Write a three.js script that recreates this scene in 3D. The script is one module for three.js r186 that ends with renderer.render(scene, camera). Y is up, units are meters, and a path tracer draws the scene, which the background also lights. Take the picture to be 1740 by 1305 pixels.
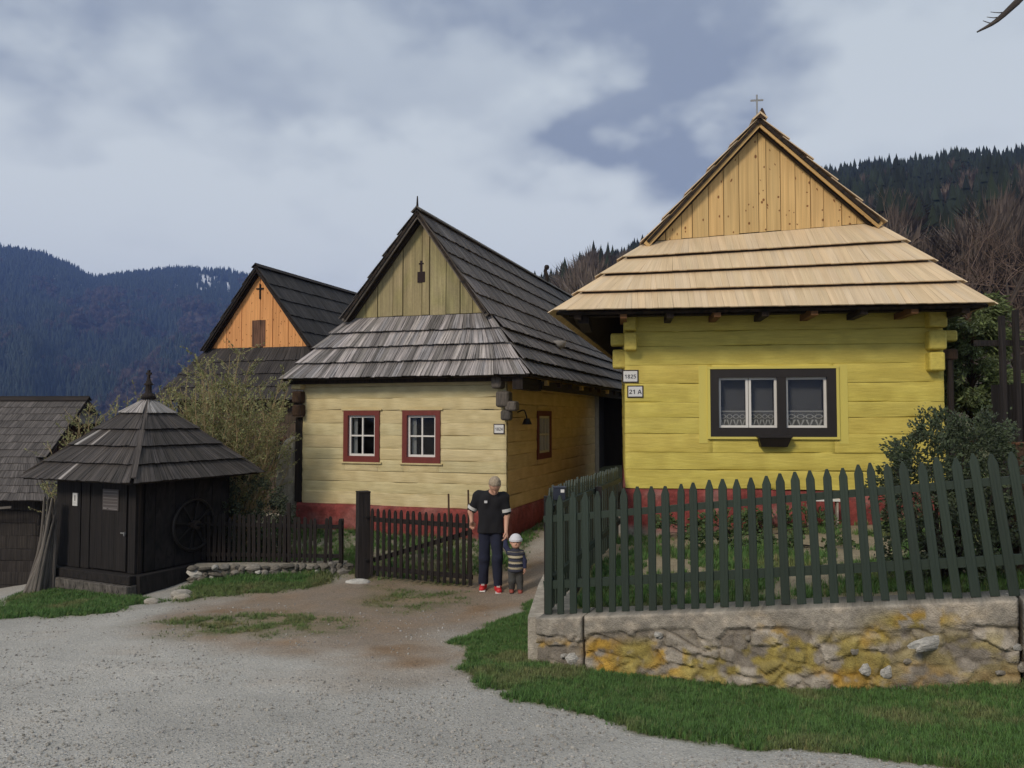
import * as THREE from 'three';
import { mergeGeometries as mergeRaw } from 'three/addons/utils/BufferGeometryUtils.js';
import { RoundedBoxGeometry } from 'three/addons/geometries/RoundedBoxGeometry.js';

// ------------------------------------------------------------------ camera, sky, sun, exposure
const EYE = 2.6;                                     // eye level above the gateway
const scene = new THREE.Scene();
const camera = new THREE.PerspectiveCamera(52.03, 4 / 3, 0.1, 16000);
camera.position.set(0, EYE, 0);
camera.lookAt(0, EYE + Math.tan(2.463 * Math.PI / 180) * 10, -10);
const renderer = new THREE.WebGLRenderer({ antialias: true });
renderer.toneMapping = THREE.LinearToneMapping;
renderer.toneMappingExposure = 1.5;
renderer.shadowMap.enabled = true;

const V = (x, y, z) => new THREE.Vector3(x, y, z);
const clamp = (x, a = 0, b = 1) => Math.min(b, Math.max(a, x));
const mix = (a, b, t) => a + (b - a) * t;
const sstep = (a, b, x) => { const t = clamp((x - a) / (b - a)); return t * t * (3 - 2 * t); };
function rng(seed) { let a = seed >>> 0; return () => { a = (a + 0x6D2B79F5) | 0; let t = Math.imul(a ^ (a >>> 15), 1 | a); t = (t + Math.imul(t ^ (t >>> 7), 61 | t)) ^ t; return ((t ^ (t >>> 14)) >>> 0) / 4294967296; }; }
function hash3(x, y, z) { let h = Math.imul(x, 374761393) ^ Math.imul(y, 668265263) ^ Math.imul(z, 2147483647 ^ 0x5bd1e995); h = Math.imul(h ^ (h >>> 13), 1274126177); h = Math.imul(h ^ (h >>> 15), 0x2c1b3c6d); return ((h ^ (h >>> 16)) >>> 0) / 4294967296; }
function noise(x, y, z = 0) {
  const X = Math.floor(x), Y = Math.floor(y), Z = Math.floor(z), s = (t) => t * t * (3 - 2 * t);
  const fx = s(x - X), fy = s(y - Y), fz = s(z - Z);
  const L = (k) => mix(mix(hash3(X, Y, Z + k), hash3(X + 1, Y, Z + k), fx), mix(hash3(X, Y + 1, Z + k), hash3(X + 1, Y + 1, Z + k), fx), fy);
  return mix(L(0), L(1), fz);
}
function fbm(x, y, z = 0, o = 4) { let s = 0, a = 0.5, n = 0; for (let i = 0; i < o; i++) { s += a * noise(x, y, z); n += a; x = x * 2.03 + 17.1; y = y * 2.03 + 5.7; z = z * 2.03 + 9.2; a *= 0.5; } return s / n; }

{ // overcast, broken sky: pale cloud with blue-grey thinner patches
  const W = 2048, H = 1024, d = new Float32Array(W * H * 4);
  const pitch = 2.463 * Math.PI / 180;
  const blobs = [ // azimuth (deg, right of the view axis), elevation (deg), radii, strength
    [9.5, 18, 5, 4, 0.85], [11.5, 23, 6.5, 5, 0.8], [2, 26.5, 10, 4, 0.65], [-8, 20.5, 8, 2.5, 0.3], [-17, 22.5, 6, 3.5, 0.42], [-33, 25.5, 9, 4, 0.8], [6, 31, 16, 5, 0.7], [24, 27, 7, 3, 0.25], [-22, 28, 9, 3.5, 0.5], [-28, 18, 6, 1.6, 0.2]];
  for (let j = 0; j < H; j++) for (let i = 0; i < W; i++) {
    const ph = ((i + 0.5) / W - 0.5) * 2 * Math.PI, el = ((j + 0.5) / H - 0.5) * Math.PI;
    const cx = Math.cos(ph) * Math.cos(el), cy = Math.sin(el), cz = Math.sin(ph) * Math.cos(el);
    let az = Math.atan2(cx, -cz) * 180 / Math.PI; const e = el * 180 / Math.PI;
    const q = 1 / (Math.max(cy, 0) + 0.22);
    const wx = cx * q, wz = cz * q;
    const n1 = fbm(wx * 1.3 + 3.1, wz * 1.3 + 8.2, 1.7, 5), n2 = fbm(wx * 3.1 + 1.1, wz * 3.1, 4.2, 4);
    let dark = 0;
    const n3 = fbm(az * 0.16 + 7, e * 0.3 + 2, 3.9, 5), n4 = fbm(az * 0.16 + 31, e * 0.3 + 12, 8.9, 5), wa = az + (n3 - 0.5) * 22, we = e + (n4 - 0.5) * 13;
    for (const [a, b, ra, rb, s] of blobs) dark += s * Math.exp(-(((wa - a) / ra) ** 2 + ((we - b) / rb) ** 2));
    const out = sstep(38, 60, Math.hypot(az, (e - 10) * 1.2));                 // away from the frame the same broken cloud goes on
    dark = mix(Math.min(1, dark), sstep(0.46, 0.66, n1) * 0.85, out);
    dark = clamp(dark + (n2 - 0.5) * 0.3 + (n1 - 0.5) * 0.2 + (n4 - 0.5) * 0.45, 0, 1) * sstep(-2, 9, e);
    const wh = sstep(30, -2, e);
    const b = [mix(0.425, 0.60, wh), mix(0.468, 0.63, wh), mix(0.50, 0.63, wh)];
    const k = [0.185, 0.222, 0.29];
    const gz = e < -1 ? sstep(-1, -8, e) : 0, gr = [0.12, 0.115, 0.1], o = (j * W + i) * 4;
    for (let c = 0; c < 3; c++) d[o + c] = mix(mix(b[c], k[c], dark * 0.95), gr[c], gz);
    d[o + 3] = 1;
  }
  const t = new THREE.DataTexture(d, W, H, THREE.RGBAFormat, THREE.FloatType);
  t.mapping = THREE.EquirectangularReflectionMapping; t.magFilter = THREE.LinearFilter; t.minFilter = THREE.LinearFilter; t.needsUpdate = true;
  scene.background = t; scene.environment = t;
}
const sun = new THREE.DirectionalLight(0xfff0dc, 1.5);
sun.position.set(-20, 23, 15); sun.target.position.set(-1, 1, -12);
sun.castShadow = true; sun.shadow.radius = 24; sun.shadow.mapSize.set(2048, 2048);
Object.assign(sun.shadow.camera, { left: -26, right: 26, top: 26, bottom: -26, near: 1, far: 90 });
scene.add(sun, sun.target);
scene.fog = new THREE.FogExp2(0x7c9ae2, 0.00020);

// ------------------------------------------------------------------ scene-graph helpers
const used = {};
function numbered(name) { const k = used[name] = (used[name] ?? -1) + 1; return k ? `${name}_${String(k).padStart(3, '0')}` : name; }
function tag(o, label, category, group) { o.userData.label = label; o.userData.category = category; if (group) o.userData.group = group; return o; }
function thing(name, label, category, x = 0, y = 0, z = 0, turn = 0, group) { const o = new THREE.Group(); o.name = numbered(name); o.position.set(x, y, z); o.rotation.y = turn; scene.add(o); return tag(o, label, category, group); }
function obj(name, geo, mat, parent = scene) { const m = new THREE.Mesh(geo, mat); m.name = parent === scene ? numbered(name) : name; m.castShadow = m.receiveShadow = true; parent.add(m); return m; }
function stuff(o) { o.userData.kind = 'stuff'; return o; }
function struct(o) { o.userData.kind = 'structure'; return o; }
const sink = (m) => { m.castShadow = m.receiveShadow = true; return m; };

function mergeGeometries(list) { // tolerant of mixed indexed and unindexed geometries
  const mixed = list.some((g) => !g.index), keep = ['position', 'normal', 'uv', 'color'].filter((k) => list.every((g) => g.attributes[k]));
  return mergeRaw(list.map((g) => { const q = mixed && g.index ? g.toNonIndexed() : g.clone(); for (const k of Object.keys(q.attributes)) if (!keep.includes(k)) q.deleteAttribute(k); return q; }));
}
// triangle collector: flat faces with uv in metres and a colour
class MB {
  constructor() { this.p = []; this.u = []; this.c = []; }
  tri(a, b, c, ua, ub, uc, col) { this.p.push(a.x, a.y, a.z, b.x, b.y, b.z, c.x, c.y, c.z); this.u.push(...ua, ...ub, ...uc); if (col) for (let i = 0; i < 3; i++) this.c.push(...col); return this; }
  quad(a, b, c, d, ua, ub, uc, ud, col) { this.tri(a, b, c, ua, ub, uc, col); return this.tri(a, c, d, ua, uc, ud, col); }
  // hexahedron: lower face a b c d (seen from outside counter-clockwise on top), upper face e f g h
  hexa(a, b, c, d, e, f, g, h, uo = [0, 0], col) {
    const w = a.distanceTo(b), l = a.distanceTo(d), t = Math.max(0.01, a.distanceTo(e)), [x, y] = uo;
    const Q = (p, q, r, s, du, dv) => this.quad(p, q, r, s, [x, y], [x + du, y], [x + du, y + dv], [x, y + dv], col);
    Q(e, f, g, h, w, l); Q(b, a, d, c, w, l); Q(a, b, f, e, w, t); Q(c, d, h, g, w, t); Q(b, c, g, f, t, l); Q(d, a, e, h, t, l);
    return this;
  }
  box(cx, cy, cz, w, h, d, uo, col) { const x0 = cx - w / 2, x1 = cx + w / 2, y0 = cy - h / 2, y1 = cy + h / 2, z0 = cz - d / 2, z1 = cz + d / 2; return this.hexa(V(x0, y0, z0), V(x1, y0, z0), V(x1, y1, z0), V(x0, y1, z0), V(x0, y0, z1), V(x1, y0, z1), V(x1, y1, z1), V(x0, y1, z1), uo, col); }
  geo() {
    const g = new THREE.BufferGeometry(); g.setAttribute('position', new THREE.Float32BufferAttribute(this.p, 3)); g.setAttribute('uv', new THREE.Float32BufferAttribute(this.u, 2));
    if (this.c.length) g.setAttribute('color', new THREE.Float32BufferAttribute(this.c, 3));
    g.computeVertexNormals(); return g;
  }
}
const boxG = (w, h, d, x, y, z) => new MB().box(x, y, z, w, h, d, [hash3(x * 97 | 0, y * 89 | 0, z * 83 | 0) * 3, w + h]).geo();
function beamG(a, b, w, h, up = V(0, 1, 0)) {                   // bar from a to b, w wide, h high
  const d = b.clone().sub(a).normalize(), s = V().crossVectors(d, up).normalize(), t = V().crossVectors(s, d).normalize();
  const k = (p, i, j) => p.clone().addScaledVector(s, i * w / 2).addScaledVector(t, j * h / 2);
  return new MB().hexa(k(a, -1, -1), k(a, 1, -1), k(b, 1, -1), k(b, -1, -1), k(a, -1, 1), k(a, 1, 1), k(b, 1, 1), k(b, -1, 1), [a.x * 1.7, a.y * 2.3]).geo();
}
function rbox(w, h, d, x, y, z, r = 0.02) { const g = new RoundedBoxGeometry(w, h, d, 2, r); g.translate(x, y, z); return g; }
function tubeG(pts, r0, r1, sides = 5, seg = 8) {                // tapered tube along a smooth curve
  const c = new THREE.CatmullRomCurve3(pts), g = new THREE.BufferGeometry(), P = [], U = [], I = [];
  let up = V(0.31, 0.12, 0.94);
  for (let i = 0; i <= seg; i++) {
    const t = i / seg, p = c.getPoint(t), d = c.getTangent(t), a = V().crossVectors(d, up).normalize(), b = V().crossVectors(d, a), r = mix(r0, r1, t);
    for (let j = 0; j <= sides; j++) { const q = j / sides * 2 * Math.PI, v = p.clone().addScaledVector(a, Math.cos(q) * r).addScaledVector(b, Math.sin(q) * r); P.push(v.x, v.y, v.z); U.push(j / sides * r * 6, t * 1.3); }
  }
  for (let i = 0; i < seg; i++) for (let j = 0; j < sides; j++) { const k = i * (sides + 1) + j; I.push(k, k + sides + 1, k + 1, k + 1, k + sides + 1, k + sides + 2); }
  g.setAttribute('position', new THREE.Float32BufferAttribute(P, 3)); g.setAttribute('uv', new THREE.Float32BufferAttribute(U, 2)); g.setIndex(I); g.computeVertexNormals(); return g;
}
function blobG(rx, ry, rz, seed, rough = 0.25, det = 2) {        // an irregular stone
  const g = new THREE.IcosahedronGeometry(1, det), p = g.attributes.position;
  for (let i = 0; i < p.count; i++) { const v = V().fromBufferAttribute(p, i), k = 1 + rough * 2 * (fbm(v.x * 1.4 + seed, v.y * 1.4, v.z * 1.4 + seed * 1.7, 3) - 0.5); p.setXYZ(i, v.x * k * rx, v.y * k * ry, v.z * k * rz); }
  g.computeVertexNormals(); return g;
}

// ------------------------------------------------------------------ textures and materials
function tex(w, h, fn, srgb = true, rx = 1, ry = 1) {
  const d = new Uint8Array(w * h * 4), o = [0, 0, 0];
  for (let j = 0; j < h; j++) for (let i = 0; i < w; i++) { fn(i / w, j / h, o, i, j); const k = (j * w + i) * 4; for (let c = 0; c < 3; c++) d[k + c] = clamp(o[c]) * 255; d[k + 3] = 255; }
  const t = new THREE.DataTexture(d, w, h); t.wrapS = t.wrapT = THREE.RepeatWrapping; t.magFilter = THREE.LinearFilter; t.minFilter = THREE.LinearMipmapLinearFilter; t.generateMipmaps = true;
  if (srgb) t.colorSpace = THREE.SRGBColorSpace; t.repeat.set(rx, ry); t.needsUpdate = true; return t;
}
// tiling value noise
function tnoise(u, v, fx, fy, s) { const x = u * fx, y = v * fy, X = Math.floor(x), Y = Math.floor(y), k = (t) => t * t * (3 - 2 * t), a = k(x - X), b = k(y - Y), m = (i, n) => ((i % n) + n) % n; const h = (i, j) => hash3(m(X + i, fx), m(Y + j, fy), s); return mix(mix(h(0, 0), h(1, 0), a), mix(h(0, 1), h(1, 1), a), b); }
const grey = (o, v) => { o[0] = o[1] = o[2] = v; };
// fine new wood: 0.5 m across, 2 m along
const grainT = tex(256, 512, (u, v, o) => { const w = tnoise(u, v, 6, 5, 3) * 0.05; const a = tnoise(u + w, v, 64, 4, 1), b = tnoise(u + w, v, 22, 2, 2), c = tnoise(u, v, 5, 6, 9); const t = 0.85 + 0.07 * a + 0.03 * b + 0.08 * c; o[0] = t; o[1] = t - 0.012 * (1 - b); o[2] = t - 0.03 * (1 - b); }, true, 2, 0.5);
const grainB = tex(256, 256, (u, v, o) => grey(o, 0.6 * tnoise(u, v, 48, 3, 1) + 0.4 * tnoise(u, v, 90, 8, 2)), false, 2, 0.5);
// weathered grey wood: stronger streaks
const weatherT = tex(256, 512, (u, v, o) => { const w = tnoise(u, v, 5, 4, 3) * 0.06; const a = tnoise(u + w, v, 70, 5, 11), b = tnoise(u + w, v, 24, 3, 12), c = tnoise(u, v, 7, 9, 13), s = tnoise(u, v, 120, 40, 14); let t = 0.42 + 0.28 * a + 0.24 * b + 0.14 * c + 0.1 * (s - 0.5); if (a < 0.16) t *= 0.6; o[0] = t; o[1] = t * 0.99; o[2] = t * 0.985; }, true, 2, 0.5);
// old gable boards: soft streaks with green-grey blotches
const gableT = tex(256, 512, (u, v, o) => { const a = tnoise(u, v, 60, 4, 51), b = tnoise(u, v, 14, 3, 52), c = tnoise(u, v, 4, 7, 53), s = tnoise(u, v, 40, 60, 54); const t = 0.66 + 0.14 * a + 0.14 * b + 0.06 * s; o[0] = t * (1.0 - 0.05 * c); o[1] = t * (0.98 - 0.02 * c); o[2] = t * (0.98 - 0.10 * c); }, true, 1, 0.5);
// pine boards with knots, 1 m x 2 m
const pineT = (() => { const R = rng(77), K = Array.from({ length: 46 }, () => [R(), R(), 0.009 + R() * 0.014]);
  return tex(512, 1024, (u, v, o) => { let w = tnoise(u, v, 5, 3, 5) * 0.03, kn = 0; for (const [a, b, r] of K) { let dx = Math.abs(u - a); dx = Math.min(dx, 1 - dx); let dy = Math.abs(v - b); dy = Math.min(dy, 1 - dy) * 2; const d = Math.hypot(dx, dy * 0.75) / r; if (d < 4) { kn = Math.max(kn, 1 - sstep(0.55, 1.15, d)); w += 0.012 * Math.exp(-d * d / 3); } }
    const a = tnoise(u + w, v, 90, 4, 21), b = tnoise(u + w, v, 34, 2, 22), c = tnoise(u, v, 4, 4, 23); const t = 0.82 + 0.09 * a + 0.07 * b + 0.05 * c; o[0] = t * (1 - 0.42 * kn); o[1] = (t - 0.02 * (1 - b)) * (1 - 0.55 * kn); o[2] = (t - 0.05 * (1 - b)) * (1 - 0.66 * kn); }, true, 1, 0.5); })();
// painted, hewn timber: soft horizontal tool marks (1.5 m x 1.5 m)
const paintT = tex(512, 512, (u, v, o) => { const a = tnoise(u, v, 6, 60, 31), b = tnoise(u, v, 20, 140, 32), c = tnoise(u, v, 9, 11, 33), s = tnoise(u, v, 160, 160, 34); let t = 0.88 + 0.05 * a + 0.04 * b + 0.07 * (c - 0.5) + 0.03 * s; o[0] = t; o[1] = t * (0.985 + 0.015 * c); o[2] = t * (0.95 + 0.05 * c); }, true, 1 / 1.5, 1 / 1.5);
const paintB = tex(512, 512, (u, v, o) => grey(o, 0.45 * tnoise(u, v, 5, 44, 31) + 0.3 * tnoise(u, v, 16, 110, 32) + 0.25 * tnoise(u, v, 9, 11, 33)), false, 1 / 1.5, 1 / 1.5);
const speckT = tex(512, 512, (u, v, o) => { const a = tnoise(u, v, 8, 8, 41), b = tnoise(u, v, 30, 30, 42), c = tnoise(u, v, 130, 130, 43); grey(o, 0.62 + 0.16 * a + 0.14 * b + 0.12 * c); });
const speckB = tex(512, 512, (u, v, o) => grey(o, 0.3 * tnoise(u, v, 12, 12, 41) + 0.35 * tnoise(u, v, 40, 40, 42) + 0.35 * tnoise(u, v, 140, 140, 43)), false);
// gravel: crushed pale stone, grains of 6 to 20 mm on a 2.4 m tile
const [gravelT, gravelB] = (() => { const N = 1024, hgt = new Float32Array(N * N), val = new Float32Array(N * N).fill(0.5), R = rng(5);
  for (let k = 0; k < 26000; k++) { const x = R() * N, y = R() * N, r = 1.3 + 3.2 * R() ** 2.2, t = R(), e = 0.6 + 0.4 * R(), an = R() * 3.14, ca = Math.cos(an), sa = Math.sin(an); const q = Math.ceil(r);
    for (let j = -q; j <= q; j++) for (let i = -q; i <= q; i++) { const a = (i * ca + j * sa) / r, b = (j * ca - i * sa) / (r * e), d = a * a + b * b; if (d > 1) continue; const id = (((y + j) | 0) + N) % N * N + (((x + i) | 0) + N) % N, h = (1 - d) * r / 4.5; if (h > hgt[id]) { hgt[id] = h; val[id] = t; } } }
  return [tex(N, N, (u, v, o, i, j) => { const id = j * N + i, f = tnoise(u, v, 260, 260, 7), t = 0.62 + 0.28 * val[id] + 0.08 * Math.min(1, hgt[id] * 2) + 0.1 * (f - 0.5), w = (val[id] * 7.3) % 1; o[0] = t * (0.99 + 0.03 * w); o[1] = t; o[2] = t * (1.0 - 0.05 * w); }, true), tex(N, N, (u, v, o, i, j) => grey(o, Math.min(1, hgt[j * N + i] * 0.9 + 0.12 * tnoise(u, v, 200, 200, 6))), false)]; })();

const S = (r, g, b) => new THREE.Color().setRGB(r / 255, g / 255, b / 255, THREE.SRGBColorSpace);   // sRGB 0..255
function mat(color, o = {}) { return new THREE.MeshStandardMaterial({ color, roughness: 0.85, metalness: 0, ...o }); }
const tints = (color, spread, n, o) => { const R = rng(n * 131 + 7); return Array.from({ length: n }, (_, i) => { const c = color.clone(); const k = 1 + spread * (2 * (i + 0.5) / n - 1); c.r *= k * (1 + 0.05 * (R() - 0.5)); c.g *= k; c.b *= k * (1 + 0.08 * (R() - 0.5)); return mat(c, o); }); };
const grain = { map: grainT, bumpMap: grainB, bumpScale: 0.002 }, old = { map: weatherT, bumpMap: grainB, bumpScale: 0.004, roughness: 0.92 };
const M = {
  yellow: mat(S(212, 198, 96), { map: paintT, bumpMap: paintB, bumpScale: 0.006, roughness: 0.6 }),
  cream: mat(S(214, 192, 128), { map: paintT, bumpMap: paintB, bumpScale: 0.007, roughness: 0.75 }),
  core: mat(S(70, 60, 48), { map: grainT }),
  darkwood: mat(S(52, 43, 37), old), brown: mat(S(92, 70, 52), old), nearblack: mat(S(34, 28, 25), { map: grainT, roughness: 0.55 }),
  shedwood: tints(S(38, 33, 31), 0.25, 4, old), greyold: tints(S(132, 126, 118), 0.3, 5, old),
  pine: tints(S(226, 190, 128), 0.08, 5, { map: pineT, bumpMap: grainB, bumpScale: 0.001, roughness: 0.7 }),
  oldgable: tints(S(190, 178, 138), 0.14, 5, { ...old, map: gableT }), orange: tints(S(232, 168, 108), 0.14, 5, { ...old, map: pineT }),
  freshS: tints(S(226, 203, 168), 0.018, 6, { ...grain, roughness: 0.75 }), freshV: mat(S(226, 203, 170), { ...grain, vertexColors: true, roughness: 0.75 }),
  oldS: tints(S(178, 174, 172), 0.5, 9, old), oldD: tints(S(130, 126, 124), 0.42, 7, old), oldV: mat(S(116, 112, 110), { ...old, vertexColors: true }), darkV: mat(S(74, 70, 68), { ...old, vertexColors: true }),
  shedS: tints(S(88, 83, 80), 0.3, 6, old), shedTop: tints(S(186, 182, 178), 0.2, 5, old),
  soffit: mat(S(58, 46, 36), old), soffitNew: mat(S(120, 84, 50), grain),
  redframe: mat(S(120, 46, 38), { map: grainT, roughness: 0.6 }), white: mat(S(222, 220, 214), { roughness: 0.5 }), creamtrim: mat(S(212, 198, 100), { roughness: 0.6 }),
  wheelwood: mat(S(64, 54, 46), old),
  glass: new THREE.MeshPhysicalMaterial({ color: 0xffffff, roughness: 0.03, transmission: 1, thickness: 0, ior: 1.5 }),
  curtain: mat(S(140, 144, 142), { roughness: 1, side: THREE.DoubleSide }),
  green: tints(S(40, 55, 44), 0.18, 6, { map: grainT, bumpMap: grainB, bumpScale: 0.003, roughness: 0.6 }),
  greenrail: mat(S(38, 54, 42), { map: grainT, roughness: 0.65 }),
  gatewood: tints(S(44, 36, 32), 0.2, 5, old), post: mat(S(48, 42, 40), old),
  iron: mat(S(38, 36, 36), { roughness: 0.5, metalness: 0.4 }), steel: mat(S(150, 150, 148), { roughness: 0.4, metalness: 0.6 }),
  stone: tints(S(196, 188, 174), 0.2, 6, { map: speckT, bumpMap: speckB, bumpScale: 0.01, roughness: 0.95 }), whitestone: mat(S(242, 238, 228), { map: speckT, bumpMap: speckB, bumpScale: 0.01, roughness: 0.95 }),
  bluestone: mat(S(168, 174, 176), { map: speckT, bumpMap: speckB, bumpScale: 0.01, roughness: 0.95 }),
};

// ------------------------------------------------------------------ the lie of the land (X right, Z away from the camera, height from eye level)
const LAND = [[0, 0, -1.6], [-3, 0, -1.65], [4, 0, -1.45], [0, 4, -1.93], [-3, 4, -1.97], [3.5, 4, -1.72], [-8, 4, -2.15], [0, 7.4, -2.3], [2.1, 6.5, -2.26], [3.9, 5.5, -1.92], [-4, 8, -2.36], [-9, 8, -2.6], [-0.25, 11.8, -2.585], [-2.35, 13, -2.63], [-3.8, 10.5, -2.56], [-5.9, 12.3, -2.78], [-7.8, 13, -2.86], [-10, 11, -3], [-4.2, 13.3, -2.62], [-10.5, 16.5, -3.75], [-14, 19, -4.3], [-13, 13, -3.5], [-18, 25, -5], [-4.3, 16.3, -2.3], [-0.1, 14.8, -2.32], [1.2, 13, -2.4], [2.5, 18, -2.2], [-8, 22, -2.9], [-3, 25, -2.2], [8, 14, -1.5], [8, 7, -1.2], [9, 0, -1], [8, 25, -1.2], [-12, 0, -2.3], [-18, 8, -3.6], [-7, 17, -2.9]];
const landW = (() => { // thin-plate spline through the points
  const n = LAND.length, N = n + 3, U = (a, b) => { const r = (a[0] - b[0]) ** 2 + (a[1] - b[1]) ** 2; return r > 0 ? r * Math.log(r) : 0; };
  const A = LAND.map((a, i) => [...LAND.map((b, j) => U(a, b) + (i === j ? 0.5 : 0)), 1, a[0], a[1], a[2]]);
  for (let k = 0; k < 3; k++) A.push([...LAND.map((a) => k ? a[k - 1] : 1), 0, 0, 0, 0]);
  for (let i = 0; i < N; i++) { let p = i; for (let r = i + 1; r < N; r++) if (Math.abs(A[r][i]) > Math.abs(A[p][i])) p = r; [A[i], A[p]] = [A[p], A[i]]; for (let r = 0; r < N; r++) if (r !== i) { const f = A[r][i] / A[i][i]; if (f) for (let c = i; c <= N; c++) A[r][c] -= f * A[i][c]; } }
  return A.map((r, i) => r[N] / r[i]);
})();
function land(X, Z) { // smooth ground height, eye level = 0
  const x = clamp(X, -20, 10), z = clamp(Z, -3, 27), n = LAND.length; let s = landW[n] + landW[n + 1] * x + landW[n + 2] * z;
  for (let i = 0; i < n; i++) { const r = (LAND[i][0] - x) ** 2 + (LAND[i][1] - z) ** 2; if (r > 0) s += landW[i] * r * Math.log(r); }
  return s - 0.05 * Math.min(200, Math.max(0, -20 - X)) + 0.02 * Math.min(100, Math.max(0, X - 10));
}
const ground = (X, Z) => land(X, Z) + EYE;                   // world height
const inPoly = (P, x, y) => { let c = false; for (let i = 0, j = P.length - 1; i < P.length; j = i++) if ((P[i][1] > y) !== (P[j][1] > y) && x < (P[j][0] - P[i][0]) * (y - P[i][1]) / (P[j][1] - P[i][1]) + P[i][0]) c = !c; return c; };
const polyD = (P, x, y) => { let d = 1e9; for (let i = 0, j = P.length - 1; i < P.length; j = i++) { const ax = P[j][0], ay = P[j][1], bx = P[i][0] - ax, by = P[i][1] - ay, t = clamp(((x - ax) * bx + (y - ay) * by) / (bx * bx + by * by)); d = Math.min(d, Math.hypot(x - ax - bx * t, y - ay - by * t)); } return inPoly(P, x, y) ? d : -d; };
const STRIP = [[0.3, 11.0], [0.0, 10.2], [-0.3, 9.7], [-0.56, 8.8], [-0.46, 7.5], [-0.19, 6.55], [0.26, 6.05], [0.84, 5.5], [1.4, 5.05], [1.81, 4.7], [2.2, 4.4], [3.2, 3.6], [7, 2.2], [7, 5], [3.95, 6.2], [2.25, 7], [0.65, 7.8], [0.3, 8], [0.5, 10.5]];
const SHEDG = [[-7.95, 12.3], [-7.2, 10.95], [-6.16, 10.75], [-5.6, 10.75], [-5.3, 11.7], [-5.7, 12.4], [-6.3, 12.9], [-8.2, 13.4]];
const LEFTG = [[-4.75, 11.75], [-4.18, 11.9], [-3.57, 12.25], [-2.9, 12.85], [-2.7, 13.4], [-3.1, 13.9], [-5.4, 13.6], [-5.2, 12.6]];
const PATCH = [[-4.5, 9.8], [-3.66, 10.5], [-2.5, 10.4], [-2.1, 9.5], [-2.7, 8.8], [-3.6, 8.95]];
const PATCH2 = [[-2.05, 12.4], [-0.8, 11.75], [-0.8, 11.2], [-1.4, 10.6], [-2.15, 11.0]];
const DIRT = [[-4.3, 12.1], [-2.7, 12.95], [-2.2, 14], [-0.3, 13.6], [1.1, 14], [0.8, 12], [0.3, 10.7], [-0.5, 8.8], [-0.45, 7.2], [-0.9, 6.7], [-1.7, 7.5], [-3.0, 8.5], [-4.7, 10.2]];
const YARD = [[-5.6, 13.4], [-2.6, 13.0], [-0.75, 12.3], [-0.45, 13], [0.1, 13.2], [0.35, 14.5], [1.6, 20], [-2, 30], [-13, 30], [-8, 15]];
const MEADOW = [[-11.4, 19.6], [-13.6, 20.3], [-60, 26], [-60, 120], [60, 120], [60, 8], [9, 7], [3, 15], [2, 24], [-8, 28]];
const band = (P, X, Z, w, a = 0.5, f = 2.2) => sstep(-w, w, polyD(P, X, Z) + (fbm(X * f, Z * f, 3.3, 4) - 0.5) * a);
function cover(X, Z) { // shares of the ground: grass, bare earth
  let g = Math.max(band(STRIP, X, Z, 0.09, 0.55, 2.6), band(SHEDG, X, Z, 0.25, 0.7, 2.6), band(LEFTG, X, Z, 0.3, 0.7, 2.6));
  const thin = sstep(0.42, 0.62, fbm(X * 4.1, Z * 4.1, 8.8, 4));
  g = Math.max(g, band(PATCH, X, Z, 0.45, 1.3, 1.6) * (0.42 + 0.55 * thin), band(PATCH2, X, Z, 0.4, 1.0, 1.6) * (0.35 + 0.55 * thin));
  g = Math.max(g, band(YARD, X, Z, 0.25, 0.6) * (0.55 + 0.4 * thin), Z > 8 || Math.abs(X) > 8 ? band(MEADOW, X, Z, 0.5, 0.8) : 0);
  return [g, band(DIRT, X, Z, 0.8, 1.9, 1.2)];
}
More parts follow.
